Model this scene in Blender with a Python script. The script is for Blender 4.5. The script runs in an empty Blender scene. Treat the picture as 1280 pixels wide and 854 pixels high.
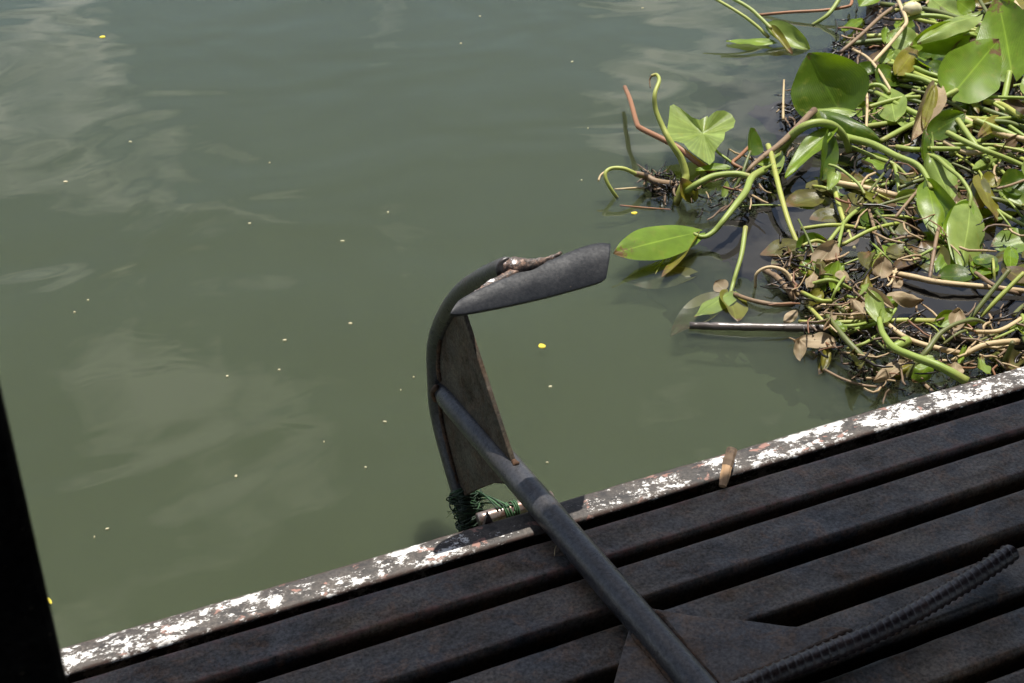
import bpy, math, random
import numpy as np
from mathutils import Vector, Matrix, noise as mnoise

# ------------------------------------------------------------------ camera, sky, sun
S = bpy.context.scene
COL = S.collection
F_PX, PITCH, HEAD, CAM_H = 1790.0, math.radians(31.8), math.radians(65), 1.0
cd = bpy.data.cameras.new('camera'); cam = bpy.data.objects.new('camera', cd); COL.objects.link(cam)
cam.location = (0, 0, CAM_H)
cam.rotation_euler = (math.pi / 2 - PITCH, 0, HEAD - math.pi / 2)
cd.sensor_width = 36; cd.lens = F_PX / 1280 * 36
cd.clip_start = 0.02; cd.clip_end = 500
cd.dof.use_dof = True; cd.dof.focus_distance = 1.85; cd.dof.aperture_fstop = 24
S.camera = cam

SUNV = Vector((0.18, 0.19, 1.0)).normalized()
sl = bpy.data.lights.new('sun', 'SUN'); sun = bpy.data.objects.new('sun', sl); COL.objects.link(sun)
sl.energy = 5.0; sl.angle = math.radians(0.45); sl.color = (1.0, 0.95, 0.87)
sun.rotation_euler = SUNV.to_track_quat('Z', 'Y').to_euler()
sun.location = (1, 1, 6)

W = bpy.data.worlds.new('World'); S.world = W; W.use_nodes = True
nt = W.node_tree; nt.nodes.clear()
def wn(t): return nt.nodes.new(t)
sky = wn('ShaderNodeTexSky'); sky.sky_type = 'NISHITA'; sky.sun_disc = False
sky.sun_elevation = math.asin(SUNV.z); sky.sun_rotation = math.atan2(SUNV.x, SUNV.y)
sky.dust_density = 2.0
tc = wn('ShaderNodeTexCoord')
n1 = wn('ShaderNodeTexNoise'); n1.inputs['Scale'].default_value = 6.4; n1.inputs['Detail'].default_value = 6; n1.inputs['Roughness'].default_value = .52
r1 = wn('ShaderNodeValToRGB'); r1.color_ramp.elements[0].position = .52; r1.color_ramp.elements[1].position = .63
mx = wn('ShaderNodeMix'); mx.data_type = 'RGBA'; mx.inputs[7].default_value = (9.5, 9.7, 10.1, 1)
bg = wn('ShaderNodeBackground'); bg.inputs[1].default_value = 0.09
ow = wn('ShaderNodeOutputWorld')
nt.links.new(tc.outputs['Generated'], n1.inputs['Vector'])
nt.links.new(n1.outputs['Fac'], r1.inputs[0]); nt.links.new(r1.outputs[0], mx.inputs[0])
nt.links.new(sky.outputs[0], mx.inputs[6]); nt.links.new(mx.outputs[2], bg.inputs[0]); nt.links.new(bg.outputs[0], ow.inputs[0])

S.view_settings.view_transform = 'Standard'; S.view_settings.look = 'None'
S.view_settings.exposure = 0.4; S.view_settings.gamma = 1.0
S.render.engine = 'CYCLES'
S.cycles.use_denoising = True
S.cycles.max_bounces = 8; S.cycles.transparent_max_bounces = 24
S.cycles.caustics_reflective = False; S.cycles.caustics_refractive = False
S.cycles.sample_clamp_indirect = 4.0

random.seed(7)
R = random.Random(11)
WZ = -0.16                      # water level; deck top is z = 0

# ------------------------------------------------------------------ where things stand (metres, read off the view)
_fw = Vector((math.cos(HEAD) * math.cos(PITCH), math.sin(HEAD) * math.cos(PITCH), -math.sin(PITCH)))
_rt = Vector((math.sin(HEAD), -math.cos(HEAD), 0)); _up = _rt.cross(_fw); _C = Vector((0, 0, CAM_H))
TOCAM = Vector((-math.cos(HEAD), -math.sin(HEAD), 0))
UPV = Vector((0, 0, 1))
def at(x, y, h=0.0, z0=WZ):
    d = _fw * F_PX + _rt * (x - 640) + _up * (427 - y)
    return _C + d * ((z0 + h - CAM_H) / d.z)
def pxm(p): return (Vector(p) - _C).length / F_PX      # metres per picture point at a place

# ------------------------------------------------------------------ materials
def mat(name):
    m = bpy.data.materials.new(name); m.use_nodes = True
    t = m.node_tree; t.nodes.clear()
    o = t.nodes.new('ShaderNodeOutputMaterial')
    return m, t, o
def N(t, typ, **kw):
    n = t.nodes.new(typ)
    for k, v in kw.items():
        if k[0] == '_': setattr(n, k[1:], v)
        else:
            n.inputs[k.replace('__', ' ')].default_value = v
    return n
def noise_n(t, vec, scale, detail=5, rough=.55, dist=0):
    n = N(t, 'ShaderNodeTexNoise', Scale=scale, Detail=detail, Roughness=rough, Distortion=dist)
    t.links.new(vec, n.inputs['Vector']); return n.outputs['Fac']
def ramp(t, fac, stops):
    r = t.nodes.new('ShaderNodeValToRGB'); e = r.color_ramp.elements
    while len(e) < len(stops): e.new(.5)
    for el, (p, c) in zip(e, stops):
        el.position = p; el.color = (c, c, c, 1) if isinstance(c, (int, float)) else (*c, 1)
    t.links.new(fac, r.inputs[0]); return r.outputs[0]
def mixc(t, fac, a, b, mode='MIX'):
    m = t.nodes.new('ShaderNodeMix'); m.data_type = 'RGBA'; m.blend_type = mode
    for s, v in ((0, fac), (6, a), (7, b)):
        if isinstance(v, bpy.types.NodeSocket): t.links.new(v, m.inputs[s])
        elif isinstance(v, (int, float)): m.inputs[s].default_value = v
        else: m.inputs[s].default_value = (*v, 1)
    return m.outputs[2]
def math_n(t, op, a, b=None, clamp=False):
    m = t.nodes.new('ShaderNodeMath'); m.operation = op; m.use_clamp = clamp
    for s, v in ((0, a), (1, b)):
        if v is None: continue
        if isinstance(v, bpy.types.NodeSocket): t.links.new(v, m.inputs[s])
        else: m.inputs[s].default_value = v
    return m.outputs[0]
def mapping(t, vec, scale=(1, 1, 1), loc=(0, 0, 0)):
    m = t.nodes.new('ShaderNodeMapping'); m.inputs['Scale'].default_value = scale; m.inputs['Location'].default_value = loc
    t.links.new(vec, m.inputs['Vector']); return m.outputs[0]
def bump(t, h, strength=.3, dist=.001, normal=None):
    b = N(t, 'ShaderNodeBump', Strength=strength, Distance=dist); t.links.new(h, b.inputs['Height'])
    if normal: t.links.new(normal, b.inputs['Normal'])
    return b.outputs[0]
def principled(t, o, color, rough=.5, spec=.5, metal=0.0, normal=None, sheen=None):
    p = t.nodes.new('ShaderNodeBsdfPrincipled')
    for k, v in (('Base Color', color), ('Roughness', rough), ('Metallic', metal), ('Specular IOR Level', spec)):
        if isinstance(v, bpy.types.NodeSocket): t.links.new(v, p.inputs[k])
        elif k == 'Base Color': p.inputs[k].default_value = (*v, 1)
        else: p.inputs[k].default_value = v
    if normal: t.links.new(normal, p.inputs['Normal'])
    if o: t.links.new(p.outputs[0], o.inputs[0])
    return p
def coords(t, kind='Object'):
    return t.nodes.new('ShaderNodeTexCoord').outputs[kind]
def world_pos(t): return t.nodes.new('ShaderNodeNewGeometry').outputs['Position']

def make_iron(name, base=(.028, .029, .032), rust=(.085, .042, .024), amount=.5, wear=False, rough=.5, warm=(.05, .042, .03), mott=1.0, spec=1.0):
    m, t, o = mat(name); v = world_pos(t)
    big = noise_n(t, v, 9, 4, .6); fine = noise_n(t, v, 260, 6, .75); mid = noise_n(t, v, 42, 7, .7, .6)
    c = mixc(t, ramp(t, big, [(.38, 0), (.62, 1)]), base, warm)
    c = mixc(t, ramp(t, mid, [(amount, 0), (amount + .16, .8)]), c, rust)
    c = mixc(t, 1.0, c, ramp(t, noise_n(t, mapping(t, v, (.5, 1, 1), (5, 1, 2)), 24, 6, .65, .8), [(.32, 1 - .4 * mott), (.5, 1.0), (.68, 1 + .5 * mott)]), 'MULTIPLY')
    grain = ramp(t, fine, [(.32, 1 - .65 * mott), (.68, 1 + .75 * mott)])
    c = mixc(t, 1.0, c, grain, 'MULTIPLY')
    spk = ramp(t, noise_n(t, v, 420, 3, .6), [(.69, 0), (.75, 1)])
    c = mixc(t, math_n(t, 'MULTIPLY', spk, .35), c, (.22, .17, .12))
    if wear:
        a = t.nodes.new('ShaderNodeAttribute'); a.attribute_name = 'edge'
        w = math_n(t, 'MULTIPLY', a.outputs['Fac'], ramp(t, noise_n(t, v, 60, 8, .75), [(.44, 0), (.62, 1)]))
        c = mixc(t, w, c, (.20, .10, .085))
    rg = math_n(t, 'ADD', math_n(t, 'MULTIPLY', mid, .35), rough - .18)
    hb = math_n(t, 'ADD', math_n(t, 'MULTIPLY', fine, .5), mid)
    sp = ramp(t, noise_n(t, mapping(t, v, (.5, 1, 1), (9, 4, 2)), 30, 7, .7, .6), [(.34, (.44 - .32 * mott) * spec), (.66, (.44 + .31 * mott) * spec)])
    principled(t, o, c, rg, math_n(t, 'MULTIPLY', sp, ramp(t, fine, [(.35, .5), (.65, 1.3)])), 0, bump(t, hb, .25 + .55 * mott, .0012))
    return m
M = {}
M['deck'] = make_iron('deck_iron', base=(.042, .043, .047), rust=(.145, .082, .048), warm=(.098, .073, .048), wear=True, amount=.50, rough=.44)
M['iron'] = make_iron('anchor_iron', base=(.036, .038, .044), rust=(.075, .046, .030), amount=.57, rough=.31, warm=(.042, .038, .037), mott=.3, spec=1.5)
M['stockplate'] = make_iron('stock_plate_iron', base=(.055, .056, .062), rust=(.15, .082, .040), amount=.45, rough=.42, warm=(.105, .072, .048), mott=.7, spec=1.1)
M['gusset'] = make_iron('gusset_iron', base=(.034, .029, .021), rust=(.055, .032, .019), amount=.46, rough=.62, warm=(.045, .034, .021))
M['rust'] = make_iron('rusty_iron', base=(.045, .026, .016), rust=(.10, .05, .026), amount=.46, rough=.75, warm=(.07, .042, .024))
M['rebar'] = make_iron('rebar_iron', base=(.030, .022, .024), rust=(.07, .035, .028), amount=.55, rough=.32, warm=(.04, .028, .026), mott=.6, spec=1.4)
M['black'] = make_iron('post_black', base=(.002, .002, .0022), rust=(.004, .003, .003), amount=.6, rough=.8, warm=(.002, .002, .002), spec=.15)  # even near-black colour for the posts
M['under'] = make_iron('dark_iron', base=(.012, .010, .010), rust=(.02, .012, .009), amount=.5, rough=.8, warm=(.014, .011, .009))
M['fluke'] = make_iron('fluke_iron', base=(.015, .018, .024), rust=(.05, .035, .03), amount=.66, rough=.50, warm=(.018, .020, .025), mott=.12, spec=.55)

def make_rim():
    m, t, o = mat('peeling_paint'); v = world_pos(t)
    vs = mapping(t, v, (.62, 1, 1))
    blot = noise_n(t, vs, 44, 12, .76, .15); low = noise_n(t, mapping(t, v, (1, 1, 1), (3.1, .4, 0)), 5.5, 2, .5)
    thr = math_n(t, 'ADD', blot, math_n(t, 'MULTIPLY', math_n(t, 'SUBTRACT', low, .40), .30))
    chips = noise_n(t, vs, 300, 5, .75)
    thr2 = math_n(t, 'ADD', thr, math_n(t, 'MULTIPLY', math_n(t, 'SUBTRACT', chips, .5), .45))
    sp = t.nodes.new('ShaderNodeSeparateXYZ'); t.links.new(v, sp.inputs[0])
    thin_white = math_n(t, 'SUBTRACT', 1.0, math_n(t, 'DIVIDE', math_n(t, 'ABSOLUTE', math_n(t, 'SUBTRACT', sp.outputs[0], .535)), .13), True)
    thr2 = math_n(t, 'SUBTRACT', thr2, math_n(t, 'MULTIPLY', thin_white, .12))  # fewer white flakes in a band around the shank crossing
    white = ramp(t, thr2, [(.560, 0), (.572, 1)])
    red = noise_n(t, mapping(t, v, (.7, 1, 1), (7, 2, 1)), 46, 7, .62, .4)
    redm = ramp(t, red, [(.585, 0), (.615, 1)])
    metal = mixc(t, ramp(t, noise_n(t, v, 25, 6, .65), [(.35, 0), (.68, 1)]), (.040, .038, .036), (.082, .070, .060))
    metal = mixc(t, 1.0, metal, ramp(t, noise_n(t, v, 330, 5, .75), [(.3, .30), (.7, 1.8)]), 'MULTIPLY')
    metal = mixc(t, ramp(t, noise_n(t, mapping(t, v, (.6, 1, 1), (4, 4, 4)), 75, 7, .7), [(.52, 0), (.60, .85)]), metal, (.022, .021, .022))
    # the lower leg and the far arris show brownish old primer
    c = mixc(t, math_n(t, 'MULTIPLY', redm, .85), metal, (.36, .19, .15))
    wc = mixc(t, noise_n(t, v, 60, 4, .6), (.72, .72, .70), (.85, .85, .84))
    c = mixc(t, ramp(t, thr2, [(.50, 0), (.558, .38)]), c, (.24, .20, .17))
    c = mixc(t, white, c, wc)
    a = t.nodes.new('ShaderNodeAttribute'); a.attribute_name = 'edge'
    em = math_n(t, 'MULTIPLY', a.outputs['Fac'], ramp(t, noise_n(t, v, 70, 6, .7), [(.38, 0), (.55, 1)]))
    c = mixc(t, em, c, (.06, .035, .028))
    h = math_n(t, 'ADD', math_n(t, 'MULTIPLY', white, .6), math_n(t, 'MULTIPLY', chips, .8))
    principled(t, o, c, .62, .4, 0, bump(t, h, .5, .0008))
    return m
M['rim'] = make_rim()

def make_leaf(name, c1, c2, tl, brown=.0, gloss=.42, dry=(.20, .12, .05)):
    m, t, o = mat(name)
    oi = t.nodes.new('ShaderNodeObjectInfo').outputs['Random']
    uv = coords(t, 'UV'); sx = t.nodes.new('ShaderNodeSeparateXYZ'); t.links.new(uv, sx.inputs[0])
    pos = world_pos(t)
    c = mixc(t, oi, c1, c2)
    c = mixc(t, ramp(t, noise_n(t, pos, 26, 4, .6), [(.3, 0), (.7, .9)]), c, tuple(x * .55 for x in c2))
    c = mixc(t, ramp(t, noise_n(t, mapping(t, pos, (1, 1, 1), (3, 3, 3)), 60, 5, .65), [(.55, 0), (.72, .55)]), c, (.30, .30, .05))
    vv = math_n(t, 'ABSOLUTE', math_n(t, 'SUBTRACT', sx.outputs[1], .5))
    vein = math_n(t, 'SINE', math_n(t, 'MULTIPLY', vv, 230))
    vn = ramp(t, vein, [(.2, .87), (1.0, 1.10)])
    c = mixc(t, 1.0, c, vn, 'MULTIPLY')
    mid = ramp(t, vv, [(.0, .35), (.03, 0)])
    c = mixc(t, mid, c, tuple(min(1, x * 1.9) for x in c1))
    edge = math_n(t, 'ADD', math_n(t, 'MULTIPLY', sx.outputs[0], .55), math_n(t, 'MULTIPLY', noise_n(t, pos, 55, 5, .65), .75))
    edge = math_n(t, 'ADD', edge, math_n(t, 'MULTIPLY', oi, .10))
    bm = ramp(t, edge, [(.93 - brown, 0), (1.06 - brown, 1)])
    c = mixc(t, bm, c, dry)
    spots = ramp(t, noise_n(t, pos, 120, 4, .6), [(.68, 0), (.74, .7)])
    c = mixc(t, spots, c, tuple(x * .7 for x in dry))
    p = principled(t, None, c, gloss - .10, .40, 0, bump(t, math_n(t, 'ADD', vein, math_n(t, 'MULTIPLY', noise_n(t, pos, 70, 4, .6), 5)), .16, .0006))
    tr = t.nodes.new('ShaderNodeBsdfTranslucent')
    tcx = mixc(t, bm, tl, tuple(x * .8 for x in dry)); tcx = mixc(t, 1.0, tcx, vn, 'MULTIPLY'); t.links.new(tcx, tr.inputs[0])
    ms = t.nodes.new('ShaderNodeMixShader'); ms.inputs[0].default_value = .36
    t.links.new(p.outputs[0], ms.inputs[1]); t.links.new(tr.outputs[0], ms.inputs[2]); t.links.new(ms.outputs[0], o.inputs[0])
    return m
M['leaf'] = make_leaf('leaf_green', (.28, .41, .045), (.21, .35, .028), (.32, .46, .012))
M['leafpale'] = make_leaf('leaf_pale', (.36, .47, .12), (.32, .45, .09), (.35, .47, .04))
M['leafdark'] = make_leaf('leaf_dark', (.10, .175, .018), (.075, .14, .014), (.30, .48, .008))
M['leafyel'] = make_leaf('leaf_yellowing', (.25, .29, .04), (.30, .26, .035), (.34, .33, .02), .12)
M['leafolive'] = make_leaf('leaf_olive', (.15, .17, .045), (.18, .16, .05), (.17, .18, .03), .16)
M['leafdry'] = make_leaf('leaf_dry', (.64, .50, .32), (.54, .41, .25), (.40, .27, .13), .04, .7, (.28, .17, .09))
M['leafbrown'] = make_leaf('leaf_brown', (.21, .135, .075), (.15, .095, .05), (.12, .06, .03), .05, .6, (.06, .035, .025))

def make_stem(name, c1, c2, blot, amt=.62, gloss=.47):
    m, t, o = mat(name); v = world_pos(t)
    oi = t.nodes.new('ShaderNodeObjectInfo').outputs['Random']
    c = mixc(t, oi, c1, c2)
    c = mixc(t, ramp(t, noise_n(t, v, 14, 3, .6), [(.35, 0), (.7, .8)]), c, c2)
    b = ramp(t, noise_n(t, v, 48, 6, .68, .5), [(amt, 0), (amt + .10, .9)])
    c = mixc(t, b, c, blot)
    uv = coords(t, 'UV'); st_ = noise_n(t, mapping(t, uv, (5, 34, 1)), 1.0, 4, .6, .3)
    c = mixc(t, 1.0, c, ramp(t, st_, [(.3, .58), (.7, 1.34)]), 'MULTIPLY')
    sx = t.nodes.new('ShaderNodeSeparateXYZ'); t.links.new(uv, sx.inputs[0])
    ends = math_n(t, 'ADD', math_n(t, 'ABSOLUTE', math_n(t, 'SUBTRACT', sx.outputs[0], .5)), math_n(t, 'MULTIPLY', math_n(t, 'SUBTRACT', noise_n(t, v, 22, 3, .6), .5), .5))
    c = mixc(t, ramp(t, ends, [(.40, 0), (.58, .75)]), c, blot)
    p = principled(t, None, c, gloss, .45, 0, bump(t, st_, .35, .0006))
    p.inputs['Subsurface Weight'].default_value = 0
    t.links.new(p.outputs[0], o.inputs[0])
    return m
M['stem'] = make_stem('stem_green', (.21, .31, .045), (.29, .35, .085), (.29, .23, .08), .66)
M['stemyel'] = make_stem('stem_yellow', (.40, .40, .10), (.33, .39, .08), (.26, .15, .06), .62)
M['stemdark'] = make_stem('stem_dark', (.10, .155, .03), (.145, .155, .05), (.12, .075, .04), .58)
M['stemtan'] = make_stem('stem_tan', (.50, .38, .20), (.58, .45, .26), (.22, .13, .065), .57, .6)
M['stemred'] = make_stem('stem_redbrown', (.36, .16, .075), (.28, .13, .06), (.15, .075, .045), .6, .5)
M['stembrown'] = make_stem('stem_brown', (.20, .13, .075), (.27, .185, .11), (.07, .042, .03), .55, .55)
M['wet'] = make_stem('stick_wet', (.11, .095, .085), (.15, .13, .12), (.03, .025, .022), .58, .18)
M['root'] = make_stem('root_dark', (.014, .010, .008), (.026, .018, .013), (.007, .005, .005), .55, .35)
M['rootshade'] = make_stem('root_sunken_shade', (.012, .010, .008), (.02, .016, .012), (.006, .005, .005), .55, 1.0)
M['wood'] = make_stem('wood_pale', (.62, .40, .22), (.55, .36, .20), (.28, .16, .08), .62, .7)
M['bark'] = make_stem('wood_bark', (.17, .11, .07), (.22, .15, .09), (.05, .035, .025), .52, .8)
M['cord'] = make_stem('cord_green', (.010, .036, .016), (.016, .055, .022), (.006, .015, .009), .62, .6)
M['cordlit'] = make_stem('cord_green_sunlit', (.05, .13, .055), (.07, .17, .07), (.02, .055, .025), .62, .6)  # brighter copy of the cord, sunlight put into its colour
M['flower'] = make_stem('flower_pale', (.80, .74, .50), (.85, .80, .62), (.55, .42, .10), .60, .6)
M['petal'] = make_stem('petal_yellow', (.75, .62, .04), (.78, .66, .06), (.6, .45, .03), .7, .6)
M['speck'] = make_stem('speck_pale', (.45, .44, .30), (.40, .38, .25), (.4, .32, .2), .7, .6)

def make_metal(name, col, rough):
    m, t, o = mat(name); v = world_pos(t)
    c = mixc(t, ramp(t, noise_n(t, v, 80, 6, .7), [(.40, 0), (.62, 1)]), col, (.19, .10, .07))
    principled(t, o, c, rough, .5, .6, bump(t, noise_n(t, v, 240, 4, .7), .4, .0006)); return m
M['rod'] = make_metal('rod_steel', (.36, .32, .30), .33)
def make_weld():
    m, t, o = mat('weld_bead'); v = world_pos(t)
    f = noise_n(t, v, 95, 6, .7)
    c = mixc(t, ramp(t, noise_n(t, v, 210, 6, .8), [(.46, 0), (.60, 1)]), (.060, .042, .036), (.42, .27, .20))
    c = mixc(t, ramp(t, f, [(.44, 0), (.58, .85)]), c, (.055, .046, .042))
    sv = ramp(t, noise_n(t, v, 60, 5, .65), [(.56, 0), (.60, 1)])
    c = mixc(t, sv, c, (.62, .60, .60))
    principled(t, o, c, .42, .5, math_n(t, 'MULTIPLY', sv, .6), bump(t, noise_n(t, v, 170, 5, .7), .9, .002)); return m
M['weld'] = make_weld()

def make_water():
    m, t, o = mat('water_surface'); v = world_pos(t)
    rip = noise_n(t, mapping(t, v, (1, 1.25, 1)), 1.9, 2, .5, .5)
    rip2 = noise_n(t, mapping(t, v, (1, 1.2, 1), (2, 5, 0)), 11, 2, .5, .4)
    h = math_n(t, 'ADD', rip, math_n(t, 'MULTIPLY', rip2, .025))
    nb = bump(t, h, 1.0, .013)
    g = N(t, 'ShaderNodeBsdfGlossy', Roughness=.02); g.inputs[0].default_value = (1, 1, 1, 1); t.links.new(nb, g.inputs['Normal'])
    fr = N(t, 'ShaderNodeFresnel', IOR=1.333); t.links.new(nb, fr.inputs['Normal'])
    tr = t.nodes.new('ShaderNodeBsdfTransparent'); tr.inputs[0].default_value = (.97, .98, .965, 1)
    ms = t.nodes.new('ShaderNodeMixShader'); t.links.new(fr.outputs[0], ms.inputs[0])
    t.links.new(tr.outputs[0], ms.inputs[1]); t.links.new(g.outputs[0], ms.inputs[2]); t.links.new(ms.outputs[0], o.inputs[0])
    return m
def make_murk(col, alpha):
    m, t, o = mat('murky_water'); v = world_pos(t)
    n = noise_n(t, v, 1.6, 4, .55, .8)
    c = mixc(t, ramp(t, n, [(.3, 0), (.7, 1)]), col, tuple(x * y for x, y in zip(col, (1.10, 1.10, 1.16))))
    if alpha >= 1: principled(t, o, c, 1.0, 0.0); return m
    p = principled(t, None, c, 1.0, 0.0); p.subsurface_method = 'BURLEY'
    p.inputs['Subsurface Weight'].default_value = 1.0; p.inputs['Subsurface Radius'].default_value = (1, 1, .8); p.inputs['Subsurface Scale'].default_value = .05
    tr = t.nodes.new('ShaderNodeBsdfTransparent'); ms = t.nodes.new('ShaderNodeMixShader'); ms.inputs[0].default_value = alpha
    t.links.new(tr.outputs[0], ms.inputs[1]); t.links.new(p.outputs[0], ms.inputs[2]); t.links.new(ms.outputs[0], o.inputs[0])
    return m
MURK = (.056, .068, .036)
M['water'] = make_water()

# ------------------------------------------------------------------ mesh helpers
def link(name, verts, faces, material, parent=None, smooth=True, uvs=None, attr=None, mats=None, midx=None):
    me = bpy.data.meshes.new(name); me.from_pydata([tuple(v) for v in verts], [], faces)
    for mm in (mats or [material]): me.materials.append(mm)
    if midx is not None: me.polygons.foreach_set('material_index', midx)
    if smooth: me.polygons.foreach_set('use_smooth', [True] * len(me.polygons))
    if uvs is not None:
        ul = me.uv_layers.new(name='UVMap')
        for lp in me.loops: ul.data[lp.index].uv = uvs[lp.vertex_index]
    if attr is not None:
        a = me.attributes.new('edge', 'FLOAT', 'POINT'); a.data.foreach_set('value', attr)
    me.update()
    o = bpy.data.objects.new(name, me); COL.objects.link(o)
    if parent: o.parent = parent
    return o
def empty(name, loc=(0, 0, 0)):
    o = bpy.data.objects.new(name, None); COL.objects.link(o); o.location = (0, 0, 0); o.empty_display_size = .05
    return o
def tag(o, label=None, cat=None, group=None, kind=None):
    if label: o['label'] = label
    if cat: o['category'] = cat
    if group: o['group'] = group
    if kind: o['kind'] = kind
    return o
def catmull(pts, n):
    pts = [Vector(p) for p in pts]
    if len(pts) == 2: return [pts[0].lerp(pts[1], i / (n - 1)) for i in range(n)]
    P = [pts[0] * 2 - pts[1]] + pts + [pts[-1] * 2 - pts[-2]]
    out = []; segs = len(pts) - 1
    for i in range(n):
        u = i / (n - 1) * segs; k = min(int(u), segs - 1); f = u - k
        a, b, c, d = P[k:k + 4]
        out.append(.5 * ((2 * b) + (c - a) * f + (2 * a - 5 * b + 4 * c - d) * f * f + (3 * b - a - 3 * c + d) * f ** 3))
    return out
def tube_geo(path, radii, sides=8, cap=True, flat=1.0, base=0):
    verts, faces = [], []
    n = len(path); up = Vector((0, 0, 1))
    t0 = (path[1] - path[0]).normalized()
    if abs(t0.dot(up)) > .95: up = Vector((1, 0, 0))
    a = t0.cross(up).normalized()
    for i in range(n):
        t = (path[min(i + 1, n - 1)] - path[max(i - 1, 0)])
        t = t.normalized() if t.length > 1e-9 else t0
        a = (a - t * a.dot(t)); a = a.normalized() if a.length > 1e-6 else t.orthogonal().normalized()
        b = t.cross(a)
        for s in range(sides):
            an = 2 * math.pi * s / sides
            verts.append(path[i] + (a * math.cos(an) + b * math.sin(an) * flat) * radii[i])
    for i in range(n - 1):
        for s in range(sides):
            s2 = (s + 1) % sides
            faces.append((base + i * sides + s, base + i * sides + s2, base + (i + 1) * sides + s2, base + (i + 1) * sides + s))
    if cap:
        faces.append(tuple(base + s for s in reversed(range(sides))))
        faces.append(tuple(base + (n - 1) * sides + s for s in range(sides)))
    return verts, faces
def tube(name, pts, r0, r1=None, material=None, parent=None, n=None, sides=8, wob=0.0, mid=None):
    r1 = r0 if r1 is None else r1
    n = n or max(6, 5 * len(pts)); path = catmull(pts, n); rr = []
    for i in range(n):
        u = i / (n - 1); r = r0 + (r1 - r0) * u
        if mid: r += (mid - (r0 + r1) / 2) * math.sin(math.pi * u)
        if wob: r *= 1 + wob * R.uniform(-1, 1)
        rr.append(r)
    v, f = tube_geo(path, rr, sides)
    uv = [(i / (n - 1), abs(s_ / sides * 2 - 1)) for i in range(n) for s_ in range(sides)]
    return link(name, v, f, material, parent, uvs=uv)
def grid_sheet(name, x0, x1, y0, y1, z, material, parent=None):
    return link(name, [(x0, y0, z), (x1, y0, z), (x1, y1, z), (x0, y1, z)], [(0, 1, 2, 3)], material, parent, smooth=False)
def box_geo(c, s, base=0):
    x, y, z = c; a, b, d = [q / 2 for q in s]
    v = [(x + i * a, y + j * b, z + k * d) for k in (-1, 1) for j in (-1, 1) for i in (-1, 1)]
    f = [(0, 2, 3, 1), (4, 5, 7, 6), (0, 1, 5, 4), (2, 6, 7, 3), (0, 4, 6, 2), (1, 3, 7, 5)]
    return v, [tuple(base + q for q in p) for p in f]
def bevel(o, w=.002, seg=2):
    m = o.modifiers.new('bevel', 'BEVEL'); m.width = w; m.segments = seg; m.limit_method = 'ANGLE'; m.angle_limit = math.radians(40)
    return o

# ------------------------------------------------------------------ water
water = grid_sheet('water', -60, 60, -60, 60, WZ, M['water']); tag(water, 'murky green river water with soft cloud reflections', 'water', kind='structure')
for dz, al, br in ((.013, .50, 1.0), (.030, .45, 1.5), (.055, 1.0, 2.6)):
    s = grid_sheet('murk', -60, 60, -60, 60, WZ - dz, make_murk(tuple(q * br for q in MURK), al), water); s['kind'] = 'structure'

# ------------------------------------------------------------------ deck
deck = empty('deck'); tag(deck, 'dark rusty iron slatted deck with a peeling white painted edge', 'deck', kind='structure')
X0, X1 = -1.6, 3.6
def slat_geo(y_far0, y_far1, width, seed, lip=.0006):
    nx = 150; verts = []; faces = []; attr = []
    prof = [(0, -.034, 0), (0, -.010, 0), (.0007, -.0050, .2), (.0025, -.0018, .6), (.0052, -.0003, 1), (.008, -lip * .6, .5), (.013, -lip, .1),
            (width * .5, -lip * 1.3, 0), (width - .011, -lip, .1), (width - .006, -lip * .6, .55), (width - .0032, -.0003, 1), (width - .0012, -.0014, 1), (width - .0002, -.0036, .6), (width + .0004, -.008, .15), (width + .0004, -.034, 0)]
    m = len(prof)
    for i in range(nx + 1):
        x = X0 + (X1 - X0) * i / nx; yf = y_far0 + (y_far1 - y_far0) * (x / 1.3)
        dy = .0010 * mnoise.noise(Vector((x * 3.1, seed * 7.7, 0))) + .0004 * mnoise.noise(Vector((x * 17, seed * 3.7, 2)))
        dz = .0008 * mnoise.noise(Vector((x * 2.3, seed * 5.1, 5)))
        for j, (py, pz, e) in enumerate(prof):
            w = .0005 * mnoise.noise(Vector((x * 26, j * .35 + seed, 9)))
            verts.append((x, yf - py + dy + w, pz + dz + w * .6)); attr.append(e)
    for i in range(nx):
        for j in range(m - 1):
            faces.append((i * m + j, i * m + j + 1, (i + 1) * m + j + 1, (i + 1) * m + j))
    return verts, faces, attr
SL = [(1.0825, 1.0725, .0535, 1.0), (1.0075, 1.0075, .0555, .35), (.9305, .9305, .0535, .12), (.853, .853, .056, .08), (.7795, .7795, .0505, .08), (.7115, .7115, .054, .08)]
y = .636
while y > -1.1: SL.append((y, y, .054, .08)); y -= .0755
for k, (a, b, w, e) in enumerate(SL):
    v, f, at_ = slat_geo(a, b, w, k + 1)
    link('slat', v, f, M['deck'], deck, attr=[q * e for q in at_])
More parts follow.
